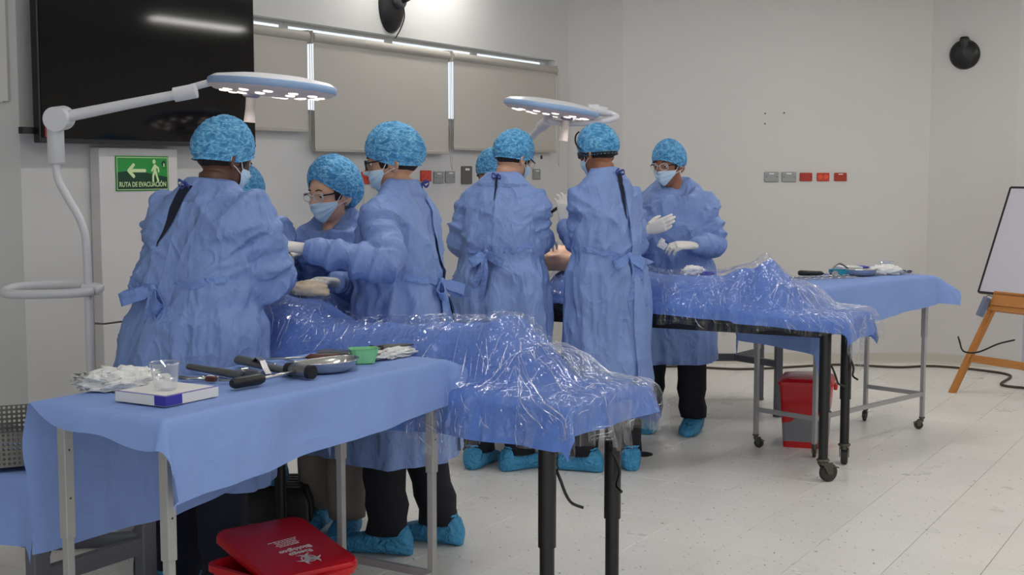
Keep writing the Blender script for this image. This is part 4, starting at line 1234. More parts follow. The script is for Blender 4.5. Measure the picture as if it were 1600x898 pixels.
def kidney(label, loc, rz, a=0.10, b=0.058, h=0.032):
    t = thing('kidney_dish', label, 'dish', loc, rz, 'steel kidney dishes')
    def ol(s, z):
        out = []
        for k in range(48):
            v = 2 * PI * k / 48
            x = a * s * math.cos(v); y = b * s * math.sin(v)
            y -= 0.34 * b * math.cos(v * 1.0) ** 2 * -1.0 - 0.18 * b
            out.append(Vector((x, y, z)))
        return out
    MB().rings([ol(0.80, 0.002), ol(0.92, h * 0.35), ol(0.98, h * 0.97), ol(1.03, h), ol(1.03, h - 0.002), ol(0.965, h * 0.93), ol(0.90, h * 0.35), ol(0.78, 0.004)]).build('bowl', M_steel, t, True, 60)
    MB().tube(ol(1.03, h - 0.001) + [ol(1.03, h - 0.001)[0]], 0.0022, 6).build('rolled_rim', M_steel, t, True)
    return t
p = f2w(0.755, 0.095); kidney('shiny steel kidney dish at the middle of the front table edge', p, 0.84, 0.112, 0.062, 0.034)
def tapered_box(t, w0, w1, d0, d1, h, m, nm):
    r = lambda w, d, z: [Vector((sx * w / 2 * (0.72 if q else 1), sy * d / 2 * (1 if q else 0.72), z)) for sx, sy, q in ((1, -1, 0), (1, 1, 0), (1, 1, 1), (-1, 1, 1), (-1, 1, 0), (-1, -1, 0), (-1, -1, 1), (1, -1, 1))]
    return MB().rings([r(w0, d0, 0), r(w1, d1, h), r(w1 + 0.006, d1 + 0.006, h), r(w1 - 0.004, d1 - 0.004, h - 0.001), r(w0 - 0.004, d0 - 0.004, 0.004)]).build(nm, m, t)
t = thing('green_cup', 'small translucent green plastic tub behind the kidney dish', 'tub', f2w(0.955, 0.135), 0.3)
tapered_box(t, 0.064, 0.088, 0.05, 0.066, 0.046, M_greencup, 'wall')
MB().box((0, 0, 0.020), (0.05, 0.035, 0.03), bev=0.006).build('content', mat('green_content', (60, 120, 80), 0.4), t)
t, L = tool('screwdriver', 'brown handled surgical screwdriver left of the green tub', (0.95, 0.23), (0.80, 0.40))
MB().tube([(0, 0, 0.012), (0.01, 0, 0.012), (0.06, 0, 0.012), (0.09, 0, 0.012), (0.1, 0, 0.012)], [0.008, 0.011, 0.010, 0.012, 0.006], 14).build('handle', M_brown, t, True, 40)
MB().tube([(0.1, 0, 0.012), (L, 0, 0.010)], 0.0035, 8).build('shaft', M_steel, t, True)
t, L = tool('steel_tray', 'small flat steel instrument case near the green tub', (0.99, 0.34), (1.01, 0.22))
MB().box((L / 2, 0, 0.011), (L, 0.05, 0.02), bev=0.004).build('case', M_steel2, t)
MB().box((L / 2, 0, 0.022), (L * 0.9, 0.04, 0.003), bev=0.001).build('lid', M_steel, t)
lump('gauze_roll', 'white gauze bundle with dark tools at the right end of front table', 'gauze', f2w(1.10, 0.135), (0.095, 0.032, 0.018), M_gauze, 6.6, 0.6, rz=0.95, f=6)
for k, (a, b, lab) in enumerate((((1.04, 0.15), (1.20, 0.12), 'dark rod lying on the gauze bundle, lower of two'), ((1.03, 0.18), (1.19, 0.15), 'dark rod lying on the gauze bundle, upper of two'))):
    t, L = tool('steel_rod', lab, a, b, ZT + 0.026)
    MB().tube([(0, 0, 0.006), (L * 0.5, 0, 0.008), (L, 0, 0.005)], [0.006, 0.005, 0.003], 8).build('rod', M_darkgrey, t, True)
    MB().lathe([(0.008, -0.006), (0.008, 0.006), (0, 0.006)], 10, (0.02, 0, 0.008), Matrix.Rotation(PI / 2, 4, 'Y')).build('collar', M_black, t, True)

# ------------------------------------------------------------------ instruments on the far table
def r2w(a, b, z=ZT):
    u = Vector((math.cos(R_RZ), math.sin(R_RZ))); w = Vector((-u.y, u.x))
    return Vector((R_LOC[0] + u.x * a + w.x * b, R_LOC[1] + u.y * a + w.y * b, z))
def rtool(name, label, a, b, z=ZT, cat='instrument'):
    pa, pb = r2w(a[0], a[1], z), r2w(b[0], b[1], z); d = pb - pa
    return thing(name, label, cat, pa, math.atan2(d.y, d.x), 'instruments on the far table'), d.length
t, L = rtool('mallet', 'black handled mallet at the left end of the far instrument table', (0.44, 0.42), (0.58, 0.27))
MB().tube([(0, 0, 0.022), (0.012, 0, 0.022), (0.13, 0, 0.02), (0.14, 0, 0.02)], [0.01, 0.016, 0.014, 0.01], 16).build('grip', M_black, t, True, 40)
MB().tube([(0.14, 0, 0.02), (L, 0, 0.018)], 0.005, 8).build('shaft', M_steel, t, True)
MB().tube([(L, -0.03, 0.02), (L, 0.03, 0.02)], 0.018, 16).build('head', M_steel2, t, True, 40)
t = thing('teal_tub', 'small teal plastic tub on the far instrument table', 'tub', r2w(0.62, 0.27), 0.0)
tapered_box(t, 0.085, 0.098, 0.06, 0.07, 0.042, M_teal, 'wall')
MB().box((0, 0, 0.018), (0.07, 0.045, 0.03), bev=0.005).build('content', M_teal, t)
kidney('steel kidney dish between teal tub and gauze on far table', r2w(0.78, 0.21), 0.1, 0.10, 0.056, 0.036)
lump('gauze_cloth', 'crumpled white gauze at the right end of the far table', 'gauze', r2w(0.96, 0.17), (0.10, 0.05, 0.034), M_gauze, 4.4, 0.38, rz=0.2, f=4)
cup('clear plastic cup at the right end of the far table', r2w(1.10, 0.24), 0.026, 0.04, 0.068)
t = thing('flat_box', 'white card box with a blue stripe behind the far gauze', 'box', r2w(0.93, 0.36), 0.1)
MB().box((0, 0, 0.02), (0.19, 0.12, 0.04)).build('carton', M_paper, t)
MB().box((0.06, 0, 0.02), (0.05, 0.122, 0.0405)).build('blue_stripe_print', M_cardblue, t)
t, L = rtool('retractor', 'bent steel retractor arching behind the teal tub', (0.62, 0.36), (0.82, 0.31))
MB().tube(smoothpath([(0, 0, 0.01), (0.05, 0, 0.03), (0.10, 0, 0.065), (0.14, 0, 0.06), (L, 0, 0.02)], 6), 0.006, 8).build('bent_rod', M_steel2, t, True)
MB().box((L, 0, 0.014), (0.05, 0.03, 0.01), bev=0.003).build('blade', M_steel2, t)
t, L = rtool('scissors', 'dark handled scissors in front of the far plastic cup', (1.02, 0.10), (1.14, 0.13))
for s in (-1, 1):
    MB().tube([(0, s * 0.004, 0.006), (L * 0.6, -s * 0.004, 0.008), (L * 0.8, -s * 0.014, 0.008)], 0.004, 8).build('arm', M_steel2, t, True)
    c = Vector((L * 0.95, -s * 0.018, 0.010))
    MB().tube([c + Vector((0.018 * math.cos(v), 0.013 * math.sin(v), 0.004 * math.cos(v))) for v in [2 * PI * h / 14 for h in range(15)]], 0.004, 8).build('finger_ring', mat('navy_plastic', (28, 34, 70), 0.4), t, True)
poslab = ['nearest the table corner', 'beside the first', 'under the black grip', 'third along the edge', 'below the mallet shaft', 'in front of the teal tub', 'closest to the teal tub', 'at the edge below the tub']
for k in range(8):
    a0 = 0.20 + 0.055 * k; b0 = 0.36 - 0.02 * k
    t, L = rtool('forceps', 'small bright steel clamp in the far row, %s' % poslab[k], (a0, b0 - 0.13), (a0 + 0.03, b0 + 0.01))
    for s in (-1, 1):
        MB().tube([(0, s * 0.002, 0.006), (L * 0.6, s * 0.001, 0.008), (L * 0.82, s * 0.011, 0.008)], 0.003, 8).build('arm', M_steel, t, True)
        c = Vector((L * 0.93, s * 0.014, 0.009))
        MB().tube([c + Vector((0.014 * math.cos(v), 0.010 * math.sin(v), 0.003)) for v in [2 * PI * h / 12 for h in range(13)]], 0.003, 8).build('finger_ring', M_steel, t, True)

# ------------------------------------------------------------------ bins
def rrect(w, d, r, z, n=6):
    out = []
    for cx, cy, a0 in ((w / 2 - r, d / 2 - r, 0), (-w / 2 + r, d / 2 - r, PI / 2), (-w / 2 + r, -d / 2 + r, PI), (w / 2 - r, -d / 2 + r, 1.5 * PI)):
        for k in range(n + 1):
            a = a0 + PI / 2 * k / n
            out.append(Vector((cx + r * math.cos(a), cy + r * math.sin(a), z)))
    return out
# front bin: body on the floor, lid resting askew on it
bn = thing('waste_bin', 'red biohazard waste bin under the front instrument table, lid askew', 'bin', (-0.70, 3.86, 0), -0.66)
MB().rings([rrect(0.29, 0.21, 0.03, 0.0), rrect(0.30, 0.22, 0.035, 0.01), rrect(0.36, 0.27, 0.04, 0.31), rrect(0.385, 0.295, 0.045, 0.315), rrect(0.385, 0.295, 0.045, 0.335), rrect(0.35, 0.26, 0.035, 0.335), rrect(0.34, 0.25, 0.035, 0.30), rrect(0.28, 0.20, 0.03, 0.012)]).build('body', M_redplastic, bn, True, 35)
A = Vector((-0.868, 3.985, 0.385)); B = Vector((-0.700, 4.20, 0.400)); C = Vector((-0.458, 3.86, 0.352))
ax = (C - B).normalized(); ay = (A - B); ay = (ay - ax * ay.dot(ax)).normalized(); az = ax.cross(ay)
if az.z < 0: az = -az
LWD, LDP = 0.43, 0.305
Mlid = Matrix.Rotation(0.66, 4, 'Z') @ Matrix.Translation((0.70, -3.86, 0)) @ frame(B + ax * LWD / 2 + ay * LDP / 2, ax, az.cross(ax), az)
ld = MB().rings([rrect(LWD - 0.02, LDP - 0.02, 0.04, -0.030), rrect(LWD, LDP, 0.045, -0.030), rrect(LWD, LDP, 0.045, -0.012), rrect(LWD - 0.012, LDP - 0.012, 0.042, -0.003), rrect(LWD - 0.05, LDP - 0.05, 0.035, 0.0), rrect(LWD - 0.3, LDP - 0.2, 0.02, 0.002)]).xf(Mlid).build('lid', M_redplastic, bn, True, 35)
# lid local print frame: text is upside down seen from the camera
Rl = Matrix.Rotation(PI * 0.5, 4, 'Z')
def lidprint(me, x, y, rot, s=1.0):
    M = Mlid @ Matrix.Translation((x, y, 0.0028)) @ Matrix.Rotation(rot, 4, 'Z') @ Matrix.Scale(s, 4)
    for v in me.vertices: v.co = M @ v.co
    return me
# which way the lid's y axis runs decides the reading direction
TROT = math.radians(-84)
link_mesh('lettering', lidprint(text_mesh('Riesgo\nBiológico', 0.030, 0.0003, 0.0005, 'CENTER'), 0.072, 0.010, TROT), M_print, ld, False)
fine = MB()
for k, wl in enumerate((0.060, 0.070, 0.066, 0.074, 0.088)):
    x = 0.0
    rnd = random.Random(k)
    while x < wl:
        w = 0.006 + rnd.random() * 0.010
        fine.box((x + w / 2 - wl / 2, -k * 0.0105, 0), (w, 0.0036, 0.0006)); x += w + 0.003
Mf = Mlid @ Matrix.Translation((0.012, 0.010, 0.0028)) @ Matrix.Rotation(TROT, 4, 'Z')
fine.xf(Mf).build('fine_print', M_print, ld)
bio = MB()
def arc_shape(c, r, o, r2, n=36):
    """crescent: disc (c, r) minus disc (o, r2)"""
    dvec = Vector((o[0] - c[0], o[1] - c[1])); D = dvec.length; th = math.atan2(dvec.y, dvec.x)
    ca = max(-1, min(1, (D * D + r * r - r2 * r2) / (2 * D * r))); a = math.acos(ca)
    cb = max(-1, min(1, (D * D + r2 * r2 - r * r) / (2 * D * r2))); b = math.acos(cb)
    outer = [(c[0] + r * math.cos(th + a + (2 * PI - 2 * a) * k / n), c[1] + r * math.sin(th + a + (2 * PI - 2 * a) * k / n)) for k in range(n + 1)]
    inner = [(o[0] + r2 * math.cos(th + PI - b + 2 * b * k / n), o[1] + r2 * math.sin(th + PI - b + 2 * b * k / n)) for k in range(n + 1)]
    return outer, inner
for k in range(3):
    a = PI / 2 + 2 * PI * k / 3
    c = (0.0135 * math.cos(a), 0.0135 * math.sin(a)); o = (0.0195 * math.cos(a), 0.0195 * math.sin(a))
    outer, inner = arc_shape(c, 0.0155, o, 0.0115)
    m = len(outer)
    inr = inner[::-1]
    vs = [Vector((p[0], p[1], 0)) for p in outer] + [Vector((p[0], p[1], 0)) for p in inner]
    # match inner arc direction to outer arc
    fs = [(i, i + 1, m + i + 1, m + i) for i in range(m - 1)]
    bio.add(vs, fs)
n = 24
vs = [Vector((r * math.cos(2 * PI * k / n), r * math.sin(2 * PI * k / n), 0)) for r in (0.0125, 0.0155) for k in range(n)]
bio.add(vs, [(k, (k + 1) % n, n + (k + 1) % n, n + k) for k in range(n)])
Mb = Mlid @ Matrix.Translation((0.135, 0.012, 0.0031)) @ Matrix.Rotation(TROT, 4, 'Z') @ Matrix.Scale(1.6, 4)
bio.xf(Mb).build('biohazard_print', M_print, ld)

# far bin: red over grey
b2 = thing('waste_bin', 'red and grey pedal bin under the far instrument table', 'bin', (1.655, 7.205, 0), -0.30)
def bz(z): return 0.235 + 0.045 * z / 0.36, 0.26 + 0.04 * z / 0.36
def brow(z): w, d = bz(z); return rrect(w, d, 0.02, z)
MB().rings([brow(0.0), brow(0.035)]).build('base_strip', M_redplastic, b2, True, 35)
MB().rings([brow(0.035), brow(0.17)], caps=False).build('grey_band', M_binGrey, b2, True, 35)
# red upper part with a dipping lower edge on the front
up = []
for z0, dip in ((0.135, 1), (0.35, 0)):
    rr = brow(z0)
    if dip:
        rr = [p * 1.004 + Vector((0, 0, (0.045 * (p.x + 0.13) / 0.26) if p.y < 0 else 0.06)) for p in rr]
    else:
        rr = [Vector((p.x * 1.004, p.y * 1.004, p.z)) for p in rr]
    up.append(rr)
up.append(rrect(0.30, 0.325, 0.025, 0.352)); up.append(rrect(0.30, 0.325, 0.025, 0.368))
MB().rings(up).build('red_body', M_redplastic, b2, True, 35)
MB().rings([rrect(0.29, 0.31, 0.025, 0.368), rrect(0.27, 0.29, 0.05, 0.385), rrect(0.18, 0.2, 0.05, 0.395)]).build('lid', M_redplastic, b2, True, 35)
MB().box((0.155, 0.02, 0.33), (0.02, 0.09, 0.03), bev=0.005).build('handle', M_redplastic, b2)
fm = MB().rings([rrect(0.24, 0.25, 0.05, 0.388), rrect(0.16, 0.17, 0.05, 0.404), rrect(0.06, 0.06, 0.02, 0.402)]).build('liner_bag', M_film, b2, True)

# ------------------------------------------------------------------ perforated basket at the left edge
bk = thing('sterilising_basket', 'perforated steel sterilising basket on the low table at left edge', 'basket', (-1.585, 3.92, 0.632), 0.42)
def perforated(mb, o, ux, uy, nx, ny, s, r, t):
    """plate with real holes: each cell is a square frame around a round hole"""
    nrm = ux.cross(uy).normalized() * t
    K = 12
    for i in range(nx):
        for j in range(ny):
            c = o + ux * ((i + 0.5) * s) + uy * ((j + 0.5) * s)
            sq = []; ci = []
            for k in range(K):
                a = 2 * PI * k / K + PI / K
                q = 1 / max(abs(math.cos(a)), abs(math.sin(a)))
                sq.append(c + (ux * math.cos(a) + uy * math.sin(a)) * (q * s / 2)); ci.append(c + (ux * math.cos(a) + uy * math.sin(a)) * r)
            vs = sq + ci + [p + nrm for p in sq] + [p + nrm for p in ci]
            fs = []
            for k in range(K):
                k2 = (k + 1) % K
                fs += [(k, k2, K + k2, K + k), (2 * K + k, 3 * K + k, 3 * K + k2, 2 * K + k2), (K + k, K + k2, 3 * K + k2, 3 * K + k)]
            mb.add(vs, fs)
    return mb
X, Y, Z = Vector((1, 0, 0)), Vector((0, 1, 0)), Vector((0, 0, 1))
s = 0.0145
M_bask = mat('basket_steel', (120, 118, 112), 0.38, metal=0.85, var=0.15, vscale=18)
nx, ny, nz = 22, 16, 7
ow, od = nx * s, ny * s
perforated(MB(), Vector((-ow / 2, -od / 2, 0.012)), X, Z, nx, nz, s, 0.0045, 0.0015).build('front_side', M_bask, bk)
perforated(MB(), Vector((-ow / 2, od / 2, 0.012)), X, Z, nx, nz + 3, s, 0.0045, 0.0015).build('rear_side', M_bask, bk)
perforated(MB(), Vector((-ow / 2, -od / 2, 0.012)), Y, Z, ny, nz, s, 0.0045, 0.0015).build('end_side', M_bask, bk)
perforated(MB(), Vector((ow / 2, -od / 2, 0.012)), Y, Z, ny, nz, s, 0.0045, 0.0015).build('end_side', M_bask, bk)
MB().box((0, 0, 0.010), (ow, od, 0.004)).build('bottom', M_bask, bk)
MB().box((ow / 2 - 0.012, -od / 2 - 0.006, 0.07), (0.045, 0.012, 0.11), bev=0.004).build('corner_clasp', M_steel, bk)
MB().box((ow / 2 + 0.005, 0.01, 0.07), (0.006, 0.05, 0.04), bev=0.002).build('metal_tag', M_steel, bk)
for sx in (-1, 1):
    for sy in (-1, 1):
        MB().box((sx * (ow / 2 - 0.02), sy * (od / 2 - 0.01), 0.010), (0.05, 0.035, 0.026), bev=0.008).build('rubber_foot', mat('navy_rubber', (24, 28, 60), 0.6), bk)

# cables near the lamp base
c = MB().tube(smoothpath([(-1.42, 5.05, 0.42), (-1.45, 5.0, 0.30), (-1.44, 4.9, 0.12), (-1.44, 4.85, 0.01), (-1.36, 4.6, 0.008), (-1.3, 4.3, 0.008)], 8), 0.008, 8).build('lamp_cable', M_black, None, True)
tag(c, 'black cable dropping to the floor beside the lamp base', 'cable')
c = MB().tube(smoothpath([(-1.40, 5.12, 0.44), (-1.36, 5.06, 0.26), (-1.34, 5.05, 0.10), (-1.28, 5.0, 0.01), (-1.2, 4.95, 0.008)], 8), 0.006, 8).build('lamp_cable', M_black, None, True)
tag(c, 'thinner black cable right of the one beside lamp base', 'cable')

# ------------------------------------------------------------------ step stools
def step(loc, rz, label, w=0.50, d=0.32, h=0.2):
    t = thing('step_stool', label, 'step stool', loc, rz, 'black step stools')
    MB().rings([rrect(w, d, 0.02, 0.0), rrect(w - 0.01, d - 0.01, 0.02, h * 0.7), rrect(w - 0.05, d - 0.05, 0.025, h - 0.008), rrect(w - 0.06, d - 0.06, 0.025, h - 0.001)]).build('body', M_black, t, True, 30)
    for k in range(5):
        MB().box((0, -d * 0.3 + d * 0.15 * k, h), (w - 0.1, 0.015, 0.006), bev=0.002).build('tread', M_rubber, t)
    MB().box((0, -d / 2 - 0.001, 0.05), (w - 0.06, 0.012, 0.014)).build('metal_strip', M_darkgrey, t)
    return t
step((-1.12, 5.50, 0), 0.0, 'black step stool under the person hidden behind the front surgeon', 0.56)
step((-0.12, 7.42, 0), 0.2, 'black step stool behind the feet of the far left surgeon')

# floor cable along the back wall, floor drain
pts = [(1.05, 10.05), (1.35, 10.06), (1.7, 9.93), (2.0, 9.97), (2.25, 10.06), (2.6, 10.16), (3.0, 10.02), (3.3, 10.08), (3.6, 9.86), (3.72, 9.6), (3.5, 9.2), (3.6, 9.05), (3.68, 9.02)]
c = MB().tube(smoothpath([(x, y, 0.009) for x, y in pts], 8), 0.009, 8).build('floor_cable', mat('brown_cable', (70, 58, 48), 0.6), None, True)
tag(c, 'thin dark cable lying along the foot of the back wall', 'cable')
o = MB().lathe([(0.062, 0.0), (0.062, 0.003), (0.05, 0.004), (0.0, 0.003)], 28).build('floor_drain', M_black, None, True, 40)
o.location = (0.70, 6.92, 0.0008); tag(o, 'small round black floor drain cover between the surgeons\' feet', 'drain')

# ------------------------------------------------------------------ easel with whiteboard
bd = Vector((0.5, -0.866, 0)); nb = Vector((-0.866, -0.5, 0)); lean = 0.39
upv = (Vector((0, 0, 1)) * math.cos(lean) - nb * math.sin(lean))
nrm = bd.cross(upv).normalized()
if nrm.dot(nb) < 0: nrm = -nrm
E0 = Vector((3.255, 9.0, 0.686))
es = thing('easel', 'wooden A-frame easel at the right edge', 'easel', (3.42, 8.75, 0))
eo = Vector((3.42, 8.75, 0))
def onE(a, z, off):        # a along the board edge, z height on the leaning plane above the floor, off in front
    base = E0 - eo - upv * (0.686 / upv.z)
    return base + bd * a + upv * (z / upv.z) + nrm * off
def ebar(mb, a0, z0, a1, z1, off, w, h): return mb.bar(onE(a0, z0, off), onE(a1, z1, off), w, h, up=nrm)
ebar(MB(), -0.02, 0.0, 0.33, 1.75, -0.05, 0.045, 0.03).build('leg', M_wood, es)
ebar(MB(), 0.84, 0.0, 0.49, 1.75, -0.05, 0.045, 0.03).build('leg', M_wood, es)
MB().bar(onE(0.41, 1.7, -0.07), onE(0.41, 0.0, -0.07) - nb * 1.3 * 0.9 + Vector((0, 0, 0)), 0.04, 0.03).build('leg', M_wood, es)
ebar(MB(), 0.06, 0.26, 0.77, 0.26, -0.05, 0.05, 0.02).build('crossbar', M_wood, es)
ebar(MB(), 0.13, 0.655, 0.69, 0.655, -0.005, 0.10, 0.05).build('shelf', M_wood, es)
ebar(MB(), 0.10, 0.61, 0.72, 0.61, -0.01, 0.07, 0.04).build('shelf_support', M_wood, es)
ebar(MB(), 0.36, 1.55, 0.46, 1.55, -0.05, 0.08, 0.03).build('head_block', M_wood, es)
wb = thing('whiteboard', 'small whiteboard with black edge leaning on the easel', 'whiteboard', E0)
bw, bh = 0.82, 0.78
c0 = bd * (bw / 2) + upv * (bh / 2)
MB().add([bd * a + upv * b + nrm * o for o in (0.0, 0.016) for a, b in ((0, 0), (bw, 0), (bw, bh), (0, bh))], [(3, 2, 1, 0), (4, 5, 6, 7), (0, 1, 5, 4), (1, 2, 6, 5), (2, 3, 7, 6), (3, 0, 4, 7)]).build('panel', M_board, wb)
fr = MB()
for p0, p1 in (((0, 0), (bw, 0)), ((bw, 0), (bw, bh)), ((bw, bh), (0, bh)), ((0, bh), (0, 0))):
    fr.bar(bd * p0[0] + upv * p0[1] + nrm * 0.008, bd * p1[0] + upv * p1[1] + nrm * 0.008, 0.014, 0.024, up=nrm)
fr.build('edge_frame', M_black, wb)
o = MB().box((0, 0, 0), (0.055, 0.03, 0.14), bev=0.006).build('board_eraser', M_eraser)
pe = eo + onE(0.10, 0.585, 0.04); o.location = pe; o.rotation_euler = (0.2, 0.32, 0.5)
tag(o, 'grey blue felt eraser hanging under the whiteboard corner', 'eraser')
c = MB().tube(smoothpath([pe + Vector((0.0, -0.01, 0.05)), pe + Vector((0.02, -0.02, 0.08)), eo + onE(0.14, 0.66, 0.03)], 4), 0.003, 6).build('eraser_string', M_black)
tag(c, 'short dark string holding the eraser to the easel shelf', 'string')
pts = [eo + onE(-0.03, 0.33, 0.0), eo + onE(-0.04, 0.37, 0.03), eo + onE(0.0, 0.34, 0.05), eo + onE(0.05, 0.28, 0.04), eo + onE(0.16, 0.29, 0.03), eo + onE(0.3, 0.36, 0.03), eo + onE(0.42, 0.40, 0.03)]
c = MB().tube(smoothpath(pts, 6), 0.006, 8).build('easel_cable', M_black, None, True)
tag(c, 'dark cable looped around the wooden easel leg', 'cable')

# ------------------------------------------------------------------ people
def hand_mb(side, curl, spread=0.06, thumb=0.5, point=None):
    """open latex-gloved hand; wrist at origin, fingers along +y, palm facing -z, thumb towards side*x"""
    mb = MB()
    rg = []
    for y, hw, ht, cx in ((-0.055, 0.031, 0.029, 0), (-0.02, 0.028, 0.023, 0), (0.0, 0.029, 0.020, 0), (0.03, 0.037, 0.018, 0), (0.06, 0.041, 0.016, 0), (0.088, 0.041, 0.013, 0), (0.098, 0.036, 0.010, 0)):
        rg.append([Vector((cx + hw * math.copysign(abs(math.cos(a)) ** 0.8, math.cos(a)), y, ht * math.sin(a))) for a in [2 * PI * k / 16 for k in range(16)]])
    mb.rings(rg)
    L = (0.070, 0.078, 0.072, 0.056); xs = (0.031, 0.0105, -0.0105, -0.031)
    for k in range(4):
        x = side * xs[k]
        p = Vector((x, 0.082 + (0.010, 0.014, 0.010, 0.0)[k], 0)); ang = 0.0
        sp = side * (1.5 - k) * spread
        pts = [p - Vector((0, 0.012, 0))]; rs = [0.0098]
        c = curl[k] if isinstance(curl, (list, tuple)) else curl * (1 + 0.08 * k)
        for q, frac in enumerate((0.45, 0.32, 0.23)):
            ang += c * (0.75, 1.1, 0.8)[q]
            d = Vector((math.sin(sp) * math.cos(ang), math.cos(sp) * math.cos(ang), -math.sin(ang)))
            pts.append(pts[-1] + d * (L[k] * frac * 0.5 + (0.012 if q == 0 else 0) * 0.5)); rs.append((0.0098, 0.0088, 0.008)[q])
            pts.append(pts[-1] + d * (L[k] * frac * 0.5 + (0.012 if q == 0 else 0) * 0.5)); rs.append((0.0094, 0.0084, 0.0062)[q])
        mb.tube(pts, rs, 10)
        mb.ball(pts[-1], rs[-1] * 1.02, 10, 6)
    # thumb
    p = Vector((side * 0.026, 0.016, -0.004)); a = 0.75 - 0.35 * thumb
    d1 = Vector((side * math.sin(a), math.cos(a), -0.25 - 0.35 * thumb)).normalized()
    d2 = Vector((side * math.sin(a - 0.5 * thumb), math.cos(a - 0.5 * thumb), -0.35 - 0.5 * thumb)).normalized()
    pts = [p, p + d1 * 0.03, p + d1 * 0.05, p + d1 * 0.05 + d2 * 0.018, p + d1 * 0.05 + d2 * 0.034]
    mb.tube(pts, [0.016, 0.0135, 0.0115, 0.0108, 0.0078], 10); mb.ball(pts[-1], 0.008, 10, 6)
    return mb

def head_radius(d, jaw=1.0):
    """radial head shape in head coordinates: +y face, +z up, centre between the ears"""
    x, y, z = d
    w = 0.0755
    r0 = 1.0 / math.sqrt((x / w) ** 2 + (y / 0.097) ** 2 + (z / 0.122) ** 2)
    g = lambda cx, cy, cz, s: math.exp(-((x - cx) ** 2 + (y - cy) ** 2 + (z - cz) ** 2) / (s * s))
    ax = abs(x)
    r = r0
    if z < 0: r *= 1 - 0.10 * min(1, -z) * ax * 1.6            # narrower lower face
    if y < 0 and z < -0.25: r *= 1 - 0.30 * min(1, (-z - 0.25) * 1.6) * min(1, -y * 1.6)   # nape
    r += 0.019 * g(0, 0.985, -0.17, 0.13) + 0.009 * g(0, 0.995, 0.0, 0.11) + 0.006 * (g(0.1, 0.97, -0.2, 0.09) + g(-0.1, 0.97, -0.2, 0.09))
    r -= 0.0085 * (math.exp(-((ax - 0.36) ** 2 + (y - 0.92) ** 2 + (z - 0.09) ** 2) / 0.022))
    r += 0.0045 * math.exp(-((ax - 0.33) ** 2 + (z - 0.30) ** 2) / 0.03) * (y > 0)
    r += 0.004 * math.exp(-((ax - 0.55) ** 2 + (y - 0.8) ** 2 + (z + 0.18) ** 2) / 0.05)
    r += 0.006 * g(0, 0.80, -0.60, 0.13) - 0.004 * g(0, 0.86, -0.46, 0.06) + 0.010 * g(0, 0.6, -0.80, 0.22)
    r += 0.006 * math.exp(-((ax - 0.62) ** 2 + (y - 0.2) ** 2 + (z + 0.6) ** 2) / 0.06) * jaw
    r += 0.007 * g(0, -0.95, 0.15, 0.5)
    return r

def head_mb(M, n=64, m=44):
    mb = MB(); vs = []; fs = []
    for i in range(m + 1):
        t = PI * i / m
        for k in range(n):
            a = 2 * PI * k / n
            d = Vector((math.sin(t) * math.cos(a), math.sin(t) * math.sin(a), math.cos(t)))
            vs.append(M @ (d * head_radius(d)))
    for i in range(m):
        for k in range(n):
            k2 = (k + 1) % n
            fs.append((i * n + k, (i + 1) * n + k, (i + 1) * n + k2, i * n + k2))
    mb.add(vs, fs)
    for s in (-1, 1):      # ears: rim, shell and lobe
        c = Vector((s * 0.078, -0.012, -0.006))
        E = Matrix.Translation(c) @ Matrix.Rotation(s * 0.35, 4, 'Z') @ Matrix.Rotation(-0.15, 4, 'X')
        rim = [M @ (E @ Vector((s * 0.006, 0.017 * math.cos(v), 0.030 * math.sin(v)))) for v in [PI * 1.55 * h / 16 - 0.55 for h in range(17)]]
        mb.tube(rim, 0.0056, 8)
        mb.ball((0, 0, 0), (1, 1, 1), 12, 8, Matrix.Identity(4)) if False else None
        st = len(mb.v)
        mb.ball((0, 0, 0), (0.005, 0.017, 0.028), 12, 8); mb.xf(M @ E, st)
        st = len(mb.v)
        mb.ball((s * 0.004, 0.004, -0.030), (0.005, 0.008, 0.010), 10, 6); mb.xf(M @ E, st)
    return mb

def seg_dist(p, a, b):
    ab = b - a; t = max(0, min(1, (p - a).dot(ab) / max(1e-9, ab.length_squared)))
    return (p - (a + ab * t)).length, t

SKIN = {}
def skin(rgb):
    if rgb not in SKIN:
        SKIN[rgb] = mat('skin_%d' % len(SKIN), rgb, 0.48, bump=0.08, bscale=120, var=0.06, vscale=14, sub=0.06)
    return SKIN[rgb]

